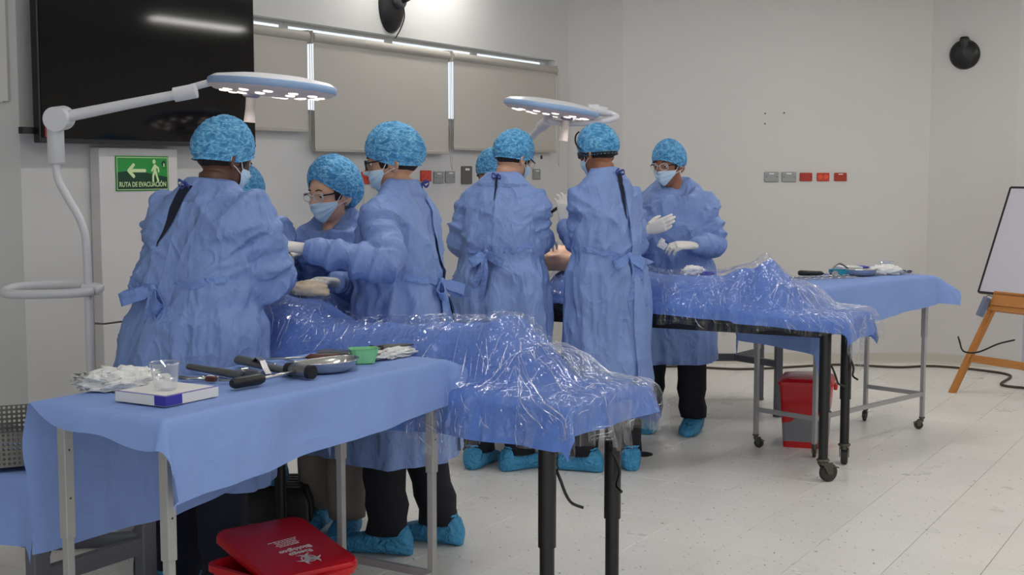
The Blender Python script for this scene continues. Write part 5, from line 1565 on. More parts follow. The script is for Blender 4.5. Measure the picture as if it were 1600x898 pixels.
def person(label, pos, yaw, H=1.72, girth=1.0, lean=0.06, sway=0.0, head=(0, 0.02), head_yaw=0.0, head_pitch=0.2, head_roll=0.0,
           elbows=None, wrists=None, hands=None, skin_rgb=(150, 100, 72), trousers=None, hem=0.42, feet=None, glasses=None,
           slit=None, bow=None, cap=(0.0, 1.0), z0=0.0, seed=0.0, hair=True, ties_neck=True, loupe=False, shrug=0.0, mask=True, earring=False):
    """one gowned figure. Local frame: +y forward, +x right. yaw turns it; elbow, wrist and hand points are given in the world."""
    P = thing('person', label, 'person', (pos[0], pos[1], z0), yaw, 'surgical team in blue gowns')
    Wi = (Matrix.Translation((pos[0], pos[1], z0)) @ Matrix.Rotation(yaw, 4, 'Z')).inverted()
    k = H / 1.72
    def sp(z):       # spine offset at height z
        t = max(0.0, z - 0.95 * k)
        return Vector((sway * t, lean * t + lean * 0.35 * t * t, -t * (1 - 1 / math.sqrt(1 + lean * lean)) if lean > 0.25 else 0))
    hs = 1.0
    hc = Vector((head[0], head[1], H - 0.158)) + sp(1.5 * k)
    Mh = Matrix.Translation(hc) @ Matrix.Rotation(head_yaw, 4, 'Z') @ Matrix.Rotation(-head_pitch, 4, 'X') @ Matrix.Rotation(head_roll, 4, 'Y')
    zs = lambda z: z * k
    sh = [Vector((s * 0.162 * girth, -0.012, zs(1.362 + shrug))) + sp(zs(1.362)) for s in (-1, 1)]
    el = [Wi @ Vector(e) for e in elbows]; wr = [Wi @ Vector(e) for e in wrists]
    # ---- body: one continuous skin mesh (head, neck, trunk, limbs)
    mb = head_mb(Mh)
    nb = Vector((0, -0.02, zs(1.44))) + sp(zs(1.44))
    nt = Mh @ Vector((0, -0.022, -0.06))
    mb.tube([Vector((0, -0.02, zs(1.34))) + sp(zs(1.34)), nb, nb.lerp(nt, 0.5), nt], [0.06, 0.060, 0.054, 0.056], 20)
    mb.tube([Vector((0, 0, zs(0.88))), Vector((0, 0, zs(1.1))) + sp(zs(1.1)), Vector((0, 0, zs(1.33))) + sp(zs(1.33)), nb], [0.09, 0.08, 0.075, 0.05], 16, flat=0.75)
    for s in (0, 1):
        mb.tube([Vector((0, -0.02, zs(1.31))) + sp(zs(1.31)), sh[s] - Vector((0, 0, 0.03)), sh[s].lerp(el[s], 0.5), el[s], el[s].lerp(wr[s], 0.5), wr[s]], [0.03, 0.030, 0.034, 0.030, 0.028, 0.024], 12)
    fpos = feet or [(-0.11, 0.0, 0.12), (0.11, 0.03, -0.12)]
    hips = [Vector((s * 0.085, 0, zs(0.90))) for s in (-1, 1)]
    ank = []
    for s in (0, 1):
        fx, fy, fa = fpos[s]
        a = Vector((fx, fy, 0.085)); ank.append(a)
        kn = hips[s].lerp(a, 0.5) + Vector((0, 0.02, 0))
        mb.tube([hips[s], hips[s].lerp(kn, 0.5), kn, kn.lerp(a, 0.4), a], [0.075, 0.066, 0.050, 0.048, 0.034], 12)
    me = remesh(mb, 0.0058, 3, 0.5)
    body = link_mesh('body', me, skin(skin_rgb), P)
    # eyes, brows
    for s in (-1, 1):
        e = MB().ball((0, 0, 0), 0.0118, 14, 10).xf(Mh @ Matrix.Translation((s * 0.031, 0.0775, 0.010))).build('eye', M_eye, body, True)
        MB().ball((0, 0.0068, -0.003), 0.0062, 12, 8).xf(Mh @ Matrix.Translation((s * 0.031, 0.0775, 0.010))).build('iris', M_iris, e, True)
        br = [Vector((s * x, 0, z)) for x, z in ((0.014, 0.030), (0.028, 0.035), (0.044, 0.032))]
        pts = []
        for q in br:
            d = Vector((q.x, 0.088, q.z)).normalized(); pts.append(Mh @ (d * (head_radius(d) + 0.0015)))
        MB().tube(pts, [0.003, 0.0036, 0.002], 8, flat=0.7).build('eyebrow', M_hair, body, True)
        ld = []
        for h in range(9):
            x = s * (0.016 + 0.030 * h / 8); z = 0.008 + 0.006 * math.sin(PI * h / 8)
            d = Vector((x, 0.085, z)).normalized(); ld.append(Mh @ Vector((x, 0.0885 - abs(x) * 0.1 + 0.0015 * math.sin(PI * h / 8), z + 0.004)))
        MB().tube(ld, 0.0026, 6).build('eyelid', skin(skin_rgb), body, True)
    # hair shell under the cap: back and sides only
    if hair:
        vs = []; fs = []; n, m = 40, 16
        for i in range(m + 1):
            for j in range(n + 1):
                a = -PI / 2 + PI * 1.30 * (j / n - 0.5) * 1.0 + PI  # centred on the back
                a = -PI / 2 + (j / n - 0.5) * PI * 1.36
                zt = math.cos(PI * 0.02)
                lo = -0.50 + 0.30 * (abs(j / n - 0.5) * 2) ** 2
                t = i / m; z = 0.93 + (lo - 0.93) * t
                rr = math.sqrt(max(0, 1 - z * z))
                d = Vector((rr * math.cos(a), rr * math.sin(a), z))
                wob = 0.0012 * noise.noise(Vector((a * 14, z * 4, seed)))
                vs.append(Mh @ (d * (head_radius(d) + 0.006 * (1 - t ** 6) + wob)))
        for i in range(m):
            for j in range(n):
                q = i * (n + 1) + j; fs.append((q, q + 1, q + n + 2, q + n + 1))
        MB().add(vs, fs).build('hair', M_hair, body, True)
    # ---- bouffant cap
    tilt, puff = cap[:2]; drop_ = cap[2] if len(cap) > 2 else 0.0
    vs = []; fs = []; n, m = 96, 40
    for i in range(m + 1):
        for j in range(n):
            a = 2 * PI * j / n
            front = math.sin(a)
            lo = 0.03 + 0.46 * max(0, front) - (0.20 + drop_) * max(0, -front) + tilt * front     # elastic line height (direction z)
            t = i / m
            z = 1.0 + (lo - 1.0) * min(1.0, t / 0.94) ** 1.25
            z = max(-0.95, min(0.9999, z))
            rr = math.sqrt(max(0, 1 - z * z))
            d = Vector((rr * math.cos(a), rr * math.sin(a), z))
            b = math.cos(PI / 2 * min(1.0, t / 0.94)) ** 0.55 if t < 0.94 else 0.0
            pf = (0.013 + 0.030 * puff * (0.60 + 0.40 * max(-0.6, -d.y))) * (0.25 + 0.75 * b)
            q = d * 9 + Vector((seed, seed * 2, 0))
            cr = 0.0032 * ridged(Vector((q.x * 1.0, q.y * 1.0, q.z * 2.6))) + 0.0018 * ridged(q * 3.1)
            gather = 0.0022 * math.sin(a * 30 + seed) * max(0.0, min(1.0, (t - 0.55) / 0.35))
            r = head_radius(d) + pf + cr * (0.3 + b) + gather
            p = d * r
            if t > 0.94:   # ruffle below the elastic
                u = (t - 0.94) / 0.06
                p = d * (head_radius(d) + 0.008 + 0.006 * u + 0.004 * u * math.sin(a * 36 + seed)) + Vector((0, 0, -0.012 * u))
            vs.append(Mh @ p)
    for i in range(m):
        for j in range(n):
            j2 = (j + 1) % n; fs.append((i * n + j, (i + 1) * n + j, (i + 1) * n + j2, i * n + j2))
    MB().add(vs, fs).build('bouffant_cap', M_cap, P, True)
    # ---- mask with ear loops
    if mask:
        vs = []; fs = []; n, m = 36, 28
        for i in range(m + 1):
            for j in range(n + 1):
                u = j / n * 2 - 1; t = i / m
                a = u * 1.12
                top = -0.17 - 0.10 * abs(u) ** 1.6; bot = -0.86 + 0.40 * abs(u) ** 2.2
                z = top + (bot - top) * t
                rr = math.sqrt(max(0, 1 - z * z))
                d = Vector((rr * math.sin(a), rr * math.cos(a), z))
                # drawn over the nose: take the largest nearby radius so that it bridges
                r = head_radius(d)
                bulge = 0.010 * (1 - u * u) * math.sin(PI * min(1, t * 1.05)) + 0.005
                pl = 0.0016 * math.copysign(1, math.sin(t * PI * 6.2)) * (1 - abs(u)) ** 0.5 * (0.15 < t < 0.85)
                wr_ = 0.002 * noise.noise(Vector((u * 5, t * 5, seed + 3)))
                vs.append(Mh @ (d * (r + bulge + pl + wr_)))
        for i in range(m):
            for j in range(n):
                q = i * (n + 1) + j; fs.append((q, q + 1, q + n + 2, q + n + 1))
        mk = MB().add(vs, fs).build('face_mask', M_mask, P, True)
        edge = [vs[j] for j in range(n + 1)]
        MB().tube(edge, 0.0018, 6).build('white_edge', M_maskwhite, mk, True)
        for s in (-1, 1):
            jj = n if s > 0 else 0
            pt, pb = vs[0 * (n + 1) + jj], vs[m * (n + 1) + jj]
            et = Mh @ Vector((s * 0.080, -0.002, 0.028)); eb = Mh @ Vector((s * 0.082, -0.024, -0.018)); em = Mh @ Vector((s * 0.086, -0.030, 0.008)); 
            side_o = (Mh.to_3x3() @ Vector((s, 0, 0))) * 0.004
            MB().tube(smoothpath([pt, pt.lerp(et, 0.6) + side_o * 0.8, et + side_o, em, eb + side_o, pb.lerp(eb, 0.5) + side_o, pb], 5), 0.0016, 6).build('ear_loop', M_maskwhite, mk, True)
    # ---- glasses
    if glasses:
        gm = M_blackframe
        gl = MB()
        for s in (-1, 1):
            ring = []
            for h in range(25):
                v = 2 * PI * h / 24
                x = s * 0.034 + 0.025 * math.copysign(abs(math.cos(v)) ** 0.7, math.cos(v)); z = 0.006 + 0.018 * math.copysign(abs(math.sin(v)) ** 0.7, math.sin(v))
                ring.append(Mh @ Vector((x, 0.106 - 0.25 * abs(x) ** 1.3 - (0.0 if z > 0 else 0.1 * -z), z)))
            fr_w = 0.0036 if glasses == 'black' else 0.0020
            gl.tube(ring, fr_w, 8)
        gl.tube([Mh @ Vector((x, 0.108, 0.012)) for x in (-0.011, 0, 0.011)], 0.0025, 8)
        g = gl.build('glasses', gm if glasses == 'black' else mat('clear_frame', (210, 205, 205), 0.2), P, True)
        for s in (-1, 1):
            MB().tube([Mh @ Vector(q) for q in ((s * 0.059, 0.095, 0.014), (s * 0.074, 0.06, 0.014), (s * 0.0805, 0.0, 0.016), (s * 0.080, -0.02, 0.004))], [0.0055, 0.0058, 0.0035, 0.0025], 8, flat=0.5 if glasses == 'black' else 0.6).build('temple_arm', M_blackframe, g, True)
            poly = []
            for h in range(20):
                v = 2 * PI * h / 20
                x = s * 0.034 + 0.025 * math.copysign(abs(math.cos(v)) ** 0.7, math.cos(v)); z = 0.006 + 0.018 * math.copysign(abs(math.sin(v)) ** 0.7, math.sin(v))
                poly.append(Mh @ Vector((x, 0.106 - 0.25 * abs(x) ** 1.3 - (0.0 if z > 0 else 0.1 * -z), z)))
            c = sum(poly, Vector()) / len(poly)
            MB().add(poly + [c + (Mh.to_3x3() @ Vector((0, 0.002, 0)))], [(h, (h + 1) % 20, 20) for h in range(20)]).build('lens', M_lens, g, True)
    if loupe:     # headlight strap over the cap and dark band
        ring = []
        for h in range(41):
            v = 2 * PI * h / 40; d = Vector((math.cos(v), math.sin(v), 0.02 - 0.18 * math.sin(v) * -1.0)).normalized()
            ring.append(Mh @ (d * (head_radius(d) + 0.012)))
        g = MB().ribbon(ring, 0.030, Mh.to_3x3() @ Vector((0, 0, 1)), 0.004).build('head_band', M_black, P, True)
        pts = [Mh @ Vector(q) for q in ((-0.080, -0.02, 0.0), (-0.092, 0.025, 0.035), (-0.088, 0.05, 0.075), (-0.070, 0.055, 0.115), (-0.045, 0.05, 0.135))]
        MB().tube(smoothpath(pts, 5), 0.0045, 8).build('strap_arm', M_black, g, True)
    if earring:
        MB().ball(Mh @ Vector((-0.083, 0.0, -0.042)), 0.004, 10, 8).build('earring', M_steel, body, True)
    # ---- gown
    gb = MB()
    G = girth
    prof_ = [(hem, 0.255, 0.215, -0.005), (hem + 0.12, 0.25, 0.21, -0.005), (0.72, 0.243, 0.20, 0.0), (0.88, 0.232, 0.187, 0.0), (1.00, 0.212, 0.170, 0.0), (1.08, 0.202, 0.158, 0.0),
             (1.18, 0.205, 0.158, 0.0), (1.28, 0.206, 0.152, -0.005), (1.345, 0.200, 0.140, -0.012), (1.40, 0.178, 0.122, -0.018), (1.44, 0.146, 0.104, -0.022), (1.472, 0.110, 0.090, -0.024), (1.503, 0.081, 0.080, -0.022)]
    rg = []
    n = 64
    fph = [seed + 1.3 * q for q in range(6)]
    for (z, hw, hd, yc) in prof_:
        zz = zs(z); o = sp(zz) + Vector((0, yc, zz))
        low = max(0.0, min(1.0, (1.08 - z) / 0.55))
        if shrug and z > 1.33: hw = hw * (1 + shrug * (7 if z < 1.47 else 2))
        ring = []
        for j in range(n):
            a = 2 * PI * j / n
            f = 1 + low * (0.030 * math.sin(5 * a + fph[0]) + 0.028 * math.sin(8 * a + fph[1]) + 0.020 * math.sin(13 * a + fph[2] + z)) + (1 - low) * 0.010 * math.sin(6 * a + fph[3] + 5 * z)
            e = 0.86
            dz = -0.11 * max(0, math.sin(a)) * max(0, min(1, (z - 1.40) / 0.08))
            ring.append(o + Vector((0, 0, dz)) + Vector((hw * G * f * math.copysign(abs(math.cos(a)) ** e, math.cos(a)), hd * G * f * math.copysign(abs(math.sin(a)) ** e, math.sin(a)), 0)))
        rg.append(ring)
    gb.rings(rg)
    for s in (0, 1):
        c = wr[s] - el[s]; wend = wr[s] + c.normalized() * 0.015
        inner = Vector((sh[s].x * 0.55, sh[s].y, sh[s].z - 0.01))
        gb.tube([inner, sh[s], sh[s].lerp(el[s], 0.35), sh[s].lerp(el[s], 0.75), el[s], el[s].lerp(wr[s], 0.3), el[s].lerp(wr[s], 0.7), wend],
                [0.070, 0.076 * G, 0.080 * G, 0.077 * G, 0.078 * G, 0.073, 0.060, 0.046], 24)
    me = remesh(gb, 0.0095, 7, 0.55)
    me.update()
    spine = lambda p: Vector((0, 0, p.z)) + sp(p.z)
    nrm = [v.normal.copy() for v in me.vertices]
    newco = []; armw = []
    for v, nn in zip(me.vertices, nrm):
        p = v.co.copy()
        best = 9; bt = 0; bs = 0
        for s in (0, 1):
            d1, t1 = seg_dist(p, sh[s], el[s]); d2, t2 = seg_dist(p, el[s], wr[s])
            if d1 < best: best, bt, bs = d1, t1, s
            if d2 < best: best, bt, bs = d2, 1 + t2, s
        arm = 1.0 if (best < 0.105 and bt > 0.25) else 0.0
        r = p - spine(p)
        if arm:
            ang = math.atan2(r.y, r.x)
            f = 0.020 * ridged(Vector((bt * 4.0 + bs * 9 + seed, p.x * 3.5 + p.y * 3, p.z * 3.5))) + 0.006 * ridged(Vector((bt * 10 + seed, p.x * 8, p.z * 8 + p.y * 8)))
            f -= 0.016
            if bt > 1.75: f *= 0.4
        else:
            up = max(0, min(1, (p.z - zs(1.0)) / 0.15))
            diag = Vector((p.x * 5.5 + p.z * 2.6, p.y * 5.5, p.z * 2.2 - p.x * 1.5 + seed))
            f_up = 0.024 * ridged(diag) + 0.006 * ridged(Vector((p.x * 12 - p.z * 8, p.y * 12, p.z * 7 + seed)))
            vert = Vector((p.x * 8 + seed, p.y * 8, p.z * 1.3))
            f_lo = 0.026 * ridged(vert) + 0.009 * ridged(Vector((p.x * 16, p.y * 16 + seed, p.z * 3)))
            cin = math.exp(-((p.z - zs(1.06)) / 0.05) ** 2)
            fr = Vector((p.x * 22, p.y * 22, p.z * 3 + seed))
            f = f_up * up + f_lo * (1 - up) - 0.020 - 0.014 * cin + 0.009 * cin * ridged(fr)
            if p.z > zs(1.44): f *= 0.4
        newco.append(p + nn * f); armw.append(arm)
    # crisp fold ridges laid over the trunk, unrolled to (angle, height)
    V = np.array([tuple(c) for c in newco]); N = np.array([tuple(q) for q in nrm])
    spx = np.array([tuple(sp(c.z)) for c in newco])
    th = np.arctan2(V[:, 1] - spx[:, 1], V[:, 0] - spx[:, 0]) * 0.2
    arm_ = np.array(armw)
    zz = V[:, 2]; disp = np.zeros(len(V)); rf = random.Random(int(seed * 1000) + 5)
    zw = zs(1.07); per = 2 * PI * 0.2
    def fold(a0, z0, a1, z1, h, w):
        nonlocal disp
        d = np.array([a1 - a0, z1 - z0]); L2 = float(d @ d) + 1e-9
        da = (th - a0 + per / 2) % per - per / 2
        t = np.clip((da * d[0] + (zz - z0) * d[1]) / L2, 0, 1)
        dist = np.hypot(da - t * d[0], zz - z0 - t * d[1])
        disp += h * np.exp(-dist / w) * np.sin(np.pi * np.clip(t * 0.8 + 0.15, 0, 1))
    for q in range(20):
        a = rf.uniform(-per / 2, per / 2)
        fold(a, zw + 0.01, a + rf.gauss(0, 0.06), zw + rf.uniform(0.07, 0.24), rf.uniform(0.007, 0.017), rf.uniform(0.007, 0.013))
    for q in range(26):
        a = rf.uniform(-per / 2, per / 2)
        fold(a, zw - 0.01, a + rf.gauss(0, 0.04), zw - rf.uniform(0.12, 0.5), rf.uniform(0.008, 0.020), rf.uniform(0.008, 0.016))
    for q in range(14):
        s = rf.choice((-1, 1)); a = (PI if s < 0 else 0.0) * 0.2 + rf.gauss(0, 0.05)
        b = -PI / 2 * 0.2 + rf.gauss(0, 0.10) if rf.random() < 0.6 else PI / 2 * 0.2 + rf.gauss(0, 0.1)
        b = a + ((b - a + per / 2) % per - per / 2) * rf.uniform(0.3, 0.8)
        z0_ = zs(rf.uniform(1.22, 1.36)); fold(a, z0_, b, z0_ - rf.uniform(0.02, 0.18), rf.uniform(0.008, 0.017), rf.uniform(0.007, 0.012))
    for q in range(44):
        a = rf.uniform(-per / 2, per / 2); z0_ = rf.uniform(zs(hem), zs(1.42)); an = rf.uniform(0, PI); L = rf.uniform(0.04, 0.14)
        fold(a, z0_, a + L * math.cos(an), z0_ + L * math.sin(an), rf.uniform(0.004, 0.009), rf.uniform(0.006, 0.010))
    disp *= (1 - arm_) * np.clip((zs(1.50) - zz) / 0.06, 0.15, 1)
    V = V + N * disp[:, None]
    me.vertices.foreach_set('co', V.astype(np.float32).ravel())
    me.update()
    # open the hem and the cuffs
    bm = bmesh.new(); bm.from_mesh(me); bm.normal_update()
    bmesh.ops.bisect_plane(bm, geom=bm.verts[:] + bm.edges[:] + bm.faces[:], dist=1e-5, plane_co=Vector((0, 0, zs(hem) + 0.018)), plane_no=Vector((0.03 * math.sin(seed), 0.02, 1)), clear_inner=True)
    bmesh.ops.recalc_face_normals(bm, faces=bm.faces[:])
    bvh = BVHTree.FromBMesh(bm)
    bm.to_mesh(me); bm.free()
    gown = link_mesh('gown', me, M_gown, P)
    def onback(x, z, off=0.004):
        h = bvh.ray_cast(Vector((x, -1.2, z)), Vector((0, 1, 0)))
        if h[0] is None: return Vector((x, -0.15, z)) + sp(z)
        return h[0] + Vector((0, -off, 0))
    # dark strip of scrubs showing through the open back
    if slit:
        (xa, wa, za), (xb, wb, zb_) = slit
        rows = []
        for q in range(15):
            t = q / 14; z = zs(za + (zb_ - za) * t); xc = xa + (xb - xa) * t; w = wa + (wb - wa) * t
            rows.append([onback(xc - w / 2 + w * h / 4, z, 0.005) for h in range(5)])
        vs = [p for r_ in rows for p in r_]
        MB().add(vs, [(i * 5 + j, i * 5 + j + 1, i * 5 + j + 6, i * 5 + j + 5) for i in range(14) for j in range(4)]).build('scrub_top', M_navy, P, True)
    # overlapping back flap: a raised edge from neck to hem
    if bow:
        fx = bow[2] if len(bow) > 2 else 0.0
        xs0 = slit[0][0] if slit else 0.0
        rows = []
        for q in range(44):
            t = q / 43; z = zs(1.42 + (hem + 0.02 - 1.42) * t); wf_ = 0.13 * min(1.0, 0.35 + t * 3)
            x = xs0 + 0.014 + (fx - xs0) * min(1, t * 2.2) + 0.008 * math.sin(t * 7 + seed)
            rows.append([onback(x + wf_ * h / 5, z, (0.012, 0.010, 0.007, 0.005, 0.003, 0.0)[h] + (0.004 * math.sin(t * 9 + seed) if h == 0 else 0)) for h in range(6)])
        vs = [p for r_ in rows for p in r_]
        MB().add(vs, [(i * 6 + j, i * 6 + j + 1, i * 6 + j + 7, i * 6 + j + 6) for i in range(43) for j in range(5)]).build('back_flap', M_gown, gown, True)
        # waist tie and bow
        bx, bz_ = bow[0], zs(bow[1])
        side = bow[3] if len(bow) > 3 else 1
        rim = []
        for q in range(25):
            x = -0.19 * G + 0.38 * G * q / 24
            rim.append(onback(x, bz_ + 0.004 * math.sin(q * 0.9) + (abs(x - bx)) * 0.16, 0.004))
        MB().ribbon(rim, 0.026, (0, 0, 1), 0.003).build('waist_tie', M_gown2, gown)
        kp = onback(bx, bz_, 0.014)
        MB().ball(kp, (0.018, 0.014, 0.022), 12, 8).build('knot', M_gown2, gown, True)
        def loop(dx, dz, L):
            d = Vector((dx, -0.30, dz)).normalized()
            pp = d.cross(Vector((0, 1, 0))).normalized()
            yy = Vector((0, -1, 0))
            pts = [kp, kp + d * L * 0.4 + yy * 0.016, kp + d * L * 0.85 + yy * 0.022, kp + d * L + yy * 0.004 - pp * 0.006, kp + d * L * 0.85 - yy * 0.010 - pp * 0.012, kp + d * L * 0.4 - yy * 0.004 - pp * 0.006, kp]
            sp_ = smoothpath(pts, 5)
            MB().ribbon(sp_, [0.018 + 0.026 * min(1, 3.2 * math.sin(PI * h / (len(sp_) - 1))) for h in range(len(sp_))], pp, 0.003).build('bow_loop', M_gown2, gown, True, 40)
        loop(-side * 0.9, -0.32, 0.12); loop(side * 0.75, -0.6, 0.09)
        for dx, L in ((0.02, 0.30), (0.09, 0.25)):
            pts = [kp + Vector((side * dx * t + 0.012 * math.sin(t * 6 + seed), -0.012 - 0.02 * math.sin(t * 3), -L * t)) for t in [q / 12 for q in range(13)]]
            MB().ribbon(pts, [0.028 + 0.024 * q / 12 for q in range(13)], [Vector((1, 0.5 * math.sin(q * 0.6 + dx * 30), 0)) for q in range(13)], 0.003).build('bow_tail', M_gown2, gown)
    if ties_neck:
        kp = onback((slit[0][0] if slit else 0.0), zs(1.478), 0.008)
        tn = MB()
        for dx, dz in ((-0.024, 0.006), (0.026, 0.0)):
            tn.ribbon(smoothpath([kp, kp + Vector((dx * 0.5, -0.02, dz + 0.01)), kp + Vector((dx, -0.012, dz - 0.005)), kp + Vector((dx * 0.6, -0.006, -0.012)), kp], 4), 0.010, (0, 0, 1), 0.002)
        tn.ball(kp, (0.008, 0.007, 0.008), 10, 6)
        tn.build('neck_tie', mat('shaded_tie', (52, 66, 140), 0.7), gown, True)  # shadow on the neck tie put into its dark blue colour
    # neckline binding
    # ---- gloves
    for s in (0, 1):
        hd = hands[s] if hands else {}
        dirv = Wi.to_3x3() @ Vector(hd['dir']) if 'dir' in hd else (wr[s] - el[s])
        dirv.normalize()
        pn = Wi.to_3x3() @ Vector(hd.get('palm', (0, 0, -1)))
        zax = -(pn - dirv * pn.dot(dirv)).normalized()
        xax = dirv.cross(zax)
        sd = 1 if s == 0 else -1        # left hand palm down: thumb to the right
        hm = hand_mb(sd, hd.get('curl', 0.45), hd.get('spread', 0.06), hd.get('thumb', 0.5))
        hm.xf(frame(wr[s] + dirv * 0.02, xax, dirv, zax))
        me = remesh(hm, 0.0042, 2, 0.4)
        link_mesh('glove', me, M_glove, P)
    # ---- trousers and shoe covers
    tm = trousers or M_ink
    tb = MB()
    for s in (0, 1):
        a = ank[s]; h0 = Vector((hips[s].x, 0, zs(0.86)))
        pts = [h0.lerp(a, t) + Vector((0.004 * math.sin(t * 9 + s), 0.012 * math.sin(t * PI) + 0.006 * math.sin(t * 14 + seed), 0)) for t in [q / 14 for q in range(15)]]
        rg = []
        for q, p in enumerate(pts):
            t = q / 14; rad = 0.098 - 0.020 * t + 0.006 * math.sin(t * 40 + seed) * (t > 0.72)
            rg.append([p + Vector((rad * (1 + 0.07 * noise.noise(Vector((2 * math.cos(b), 2 * math.sin(b) + s * 5, t * 7 + seed)))) * math.cos(b), rad * 1.04 * (1 + 0.07 * noise.noise(Vector((2 * math.cos(b), 2 * math.sin(b) + 9, t * 7 + seed)))) * math.sin(b), 0)) for b in [2 * PI * h / 24 for h in range(24)]])
        tb.rings(rg)
    tb.build('trousers', tm, P, True)
    for s in (0, 1):
        fx, fy, fa = fpos[s]
        n = 32; rg = []
        secs = [(-0.112, 0.012, 0.045), (-0.105, 0.035, 0.080), (-0.085, 0.050, 0.112), (-0.045, 0.056, 0.122), (0.0, 0.056, 0.112), (0.05, 0.057, 0.094), (0.10, 0.060, 0.078), (0.145, 0.060, 0.066), (0.18, 0.050, 0.055), (0.20, 0.030, 0.042), (0.208, 0.008, 0.030)]
        for (y, hw, ht) in secs:
            ring = []
            for b in [2 * PI * h / n for h in range(n)]:
                cx, sx = math.cos(b), math.sin(b)
                wv = 1 + 0.07 * noise.noise(Vector((cx * 3, sx * 3 + y * 18, seed + s * 4))) + 0.035 * math.sin(y * 150 + 3 * b + seed)
                ring.append(Vector((hw * wv * math.copysign(abs(cx) ** 0.7, cx), y, max(0.002, ht / 2 + ht / 2 * wv * math.copysign(abs(sx) ** 0.75, sx)))))
            rg.append(ring)
        sc = MB().rings(rg)
        Mf = Matrix.Translation((fx, fy, 0)) @ Matrix.Rotation(fa, 4, 'Z')
        sc = sc.xf(Mf).build('shoe_cover', M_shoe, P, True)
        rim = [Mf @ Vector((0.050 * math.cos(v), -0.030 + 0.048 * math.sin(v), 0.112 - 0.008 * math.sin(v) + 0.002 * math.sin(9 * v))) for v in [2 * PI * h / 36 for h in range(37)]]
        MB().tube(rim, 0.006, 8).build('elastic_rim', M_shoe, sc, True)
    return P

R_ = math.radians
# 1 front left surgeon, back to the camera
person('person in blue gown at far left, back turned, head bent to the right', (-1.10, 4.44), R_(-32), H=1.72, girth=1.12, shrug=0.035, lean=0.20, sway=0.03, head=(0.0, 0.02),
       head_yaw=R_(-10), head_pitch=0.30, elbows=[(-1.24, 4.62, 1.16), (-0.83, 4.46, 1.15)], wrists=[(-1.08, 4.84, 1.15), (-0.86, 4.74, 1.20)],
       hands=[dict(dir=(0.5, 0.8, 0.0)), dict(dir=(0.0, 1, 0.1))], skin_rgb=(92, 60, 46), trousers=M_navy, hem=0.45, feet=[(-0.13, 0.02, 0.1), (0.15, -0.02, -0.15)],
       slit=((-0.005, 0.060, 1.475), (-0.060, 0.004, 1.27)), bow=(-0.04, 1.125, -0.05, 1), cap=(0.0, 1.0), seed=1.1)
# 2 hidden behind him on the step
person('person mostly hidden behind the far left surgeon, only cap and brow showing', (-1.15, 5.58), R_(186), H=1.43, girth=0.92, lean=0.62, head=(-0.02, 0.0), head_yaw=R_(-30), head_pitch=0.55,
       elbows=[(-0.93, 5.36, 1.02), (-1.34, 5.34, 1.02)], wrists=[(-0.99, 5.12, 1.12), (-1.20, 5.12, 1.12)], skin_rgb=(206, 150, 120), hem=0.40, z0=0.206, cap=(0.0, 1.0), seed=2.2,
       feet=[(-0.11, 0.03, 0.1), (0.11, 0.03, -0.1)], glasses=None, ties_neck=False, trousers=M_navy)
# 3 woman in goggles
person('woman in clear goggles and mask between two front surgeons, looking down left', (-0.74, 5.48), R_(148), H=1.585, girth=0.90, lean=0.04, head=(-0.01, 0.02), head_yaw=R_(-8), head_pitch=0.16,
       elbows=[(-0.56, 5.44, 1.02), (-0.94, 5.52, 1.02)], wrists=[(-0.70, 5.16, 1.08), (-0.96, 5.22, 1.10)], skin_rgb=(214, 166, 140), trousers=M_beige, hem=0.36,
       feet=[(-0.12, 0.10, 0.5), (0.10, 0.02, 0.35)], glasses='clear', cap=(0.24, 1.6, 0.55), seed=3.3, ties_neck=False, earring=True)
# 4 man in black glasses, profile
person('man in black glasses in profile, arm stretched left over the patient', (-0.44, 5.18), R_(68), H=1.715, girth=1.05, lean=0.06, head=(0.0, 0.0), head_yaw=R_(22), head_pitch=0.16,
       elbows=[(-0.46, 4.82, 1.165), (-0.60, 5.40, 1.15)], wrists=[(-0.765, 4.84, 1.235), (-0.84, 5.24, 1.2)],
       hands=[dict(dir=(-1, 0.05, 0.15), palm=(0, 0.2, -1), curl=0.55), dict(curl=0.5)], skin_rgb=(190, 144, 116), hem=0.37, feet=[(-0.10, 0.03, 0.1), (0.12, -0.10, -0.1)],
       glasses='black', slit=((0.05, 0.004, 1.28), (0.07, 0.035, 0.92)), bow=(0.03, 1.085, 0.02, -1), cap=(0.0, 1.35), seed=4.4)
# 5 far left surgeon from behind
person('person in blue gown with back turned, looking right, left one of the far pair', (-0.055, 6.62), R_(-22), H=1.745, girth=1.04, lean=0.10, head=(0.03, 0.03), head_yaw=R_(-24), head_pitch=0.36,
       elbows=[(-0.275, 6.70, 1.18), (0.125, 6.62, 1.18)], wrists=[(-0.16, 6.94, 1.14), (0.18, 6.88, 1.16)], skin_rgb=(204, 158, 132), hem=0.40,
       feet=[(-0.12, -0.02, 0.0), (0.10, 0.0, -0.6)], glasses='clear', slit=((0.0, 0.014, 1.475), (0.0, 0.003, 1.36)), bow=(-0.015, 1.10, 0.0, -1), cap=(0.0, 1.0), seed=5.5)
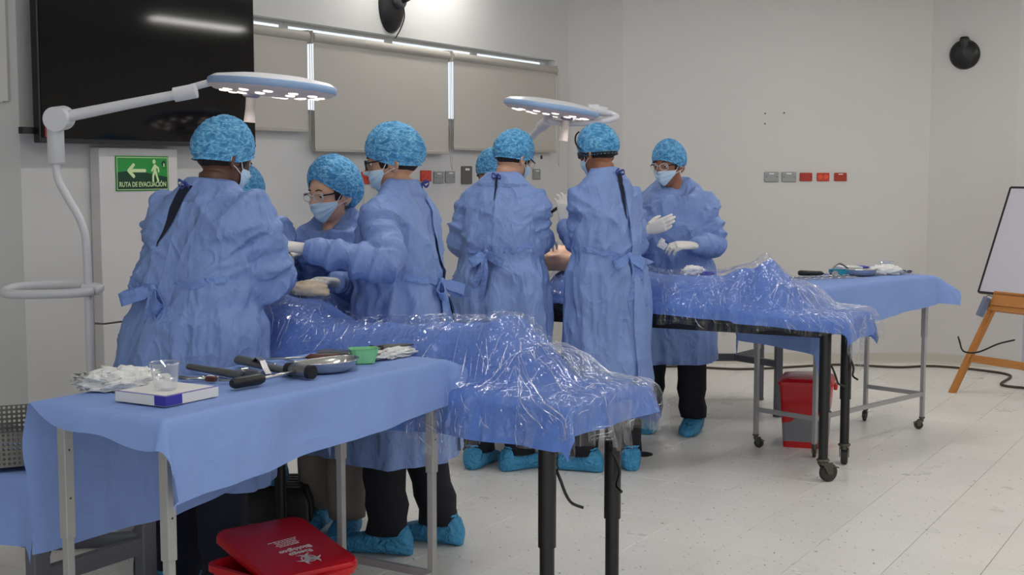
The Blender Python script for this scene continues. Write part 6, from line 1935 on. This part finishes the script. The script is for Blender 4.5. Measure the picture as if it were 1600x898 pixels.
# 6 far centre surgeon from behind
person('person in blue gown with back turned, black head strap, right one of far pair', (0.485, 6.58), R_(24), H=1.77, girth=0.90, lean=0.10, head=(-0.01, 0.03), head_yaw=R_(20), head_pitch=0.30,
       elbows=[(0.365, 6.64, 1.15), (0.635, 6.74, 1.15)], wrists=[(0.275, 6.84, 1.24), (0.60, 7.00, 1.18)],
       hands=[dict(dir=(-0.02, 0.12, 1.0), palm=(-0.5, 0.8, 0), curl=0.35, thumb=0.2), dict(curl=0.5)], skin_rgb=(150, 98, 72), hem=0.38,
       feet=[(-0.13, 0.02, 0.75), (0.12, 0.0, -0.2)], slit=((0.040, 0.034, 1.475), (0.055, 0.004, 1.25)), bow=(0.05, 1.07, 0.05, 1), cap=(0.0, 1.1), loupe=True, seed=6.6)
# 7 far right man facing the camera
person('man in clear goggles and mask facing the camera beyond the far table', (0.95, 7.62), R_(166), H=1.715, girth=1.06, lean=0.04, head=(0.03, 0.03), head_yaw=R_(-24), head_pitch=0.12,
       elbows=[(1.18, 7.52, 1.10), (0.74, 7.50, 1.10)], wrists=[(1.035, 7.30, 1.11), (0.745, 7.28, 1.19)],
       hands=[dict(dir=(-1, -0.15, 0.02), palm=(0, 0.5, -1), curl=0.5, thumb=0.9), dict(dir=(0.9, -0.25, 0.35), palm=(-0.1, 0.9, 0.1), curl=0.32, spread=-0.01, thumb=1.0)], skin_rgb=(152, 100, 74), hem=0.40,
       feet=[(-0.13, 0.02, -0.1), (0.14, 0.0, 0.1)], glasses='clear', cap=(0.0, 1.0), seed=7.7, ties_neck=False)
# 8 hidden behind the far left surgeon
person('person hidden behind the far left surgeon, only a sliver of cap showing', (-0.10, 7.50), R_(170), H=1.455, girth=0.88, lean=0.05, head=(0.0, 0.03), head_yaw=R_(-10), head_pitch=0.3,
       elbows=[(0.10, 7.46, 1.1), (-0.30, 7.46, 1.1)], wrists=[(0.06, 7.2, 1.12), (-0.24, 7.2, 1.12)], skin_rgb=(190, 140, 110), hem=0.36, z0=0.206, seed=8.8, ties_neck=False, feet=[(-0.10, 0.0, 0.0), (0.10, 0.0, 0.0)])

# small items in the hands
o = MB().box((0, 0, 0), (0.05, 0.012, 0.04), bev=0.004).box((-0.012, 0.004, 0.018), (0.03, 0.012, 0.03), bev=0.004).build('gauze_pad', M_gauze)
o.location = (0.838, 7.25, 1.115); o.rotation_euler = (0.3, 0.5, 0.2)
tag(o, 'small white gauze pad pinched in the far right man\'s glove', 'gauze')
t = thing('needle_holder', 'dark needle holder held up beside the raised glove', 'instrument', (0.245, 6.90, 1.325), 0.3)
MB().tube([(-0.045, 0, -0.02), (0.0, 0, 0.01), (0.05, 0, 0.045)], [0.008, 0.009, 0.004], 10).build('jaws', M_blackmetal, t, True)
MB().tube([(-0.045 + 0.014 * math.cos(v), 0, -0.03 + 0.012 * math.sin(v)) for v in [2 * PI * h / 14 for h in range(15)]], 0.003, 8).build('finger_ring', M_steel2, t, True)
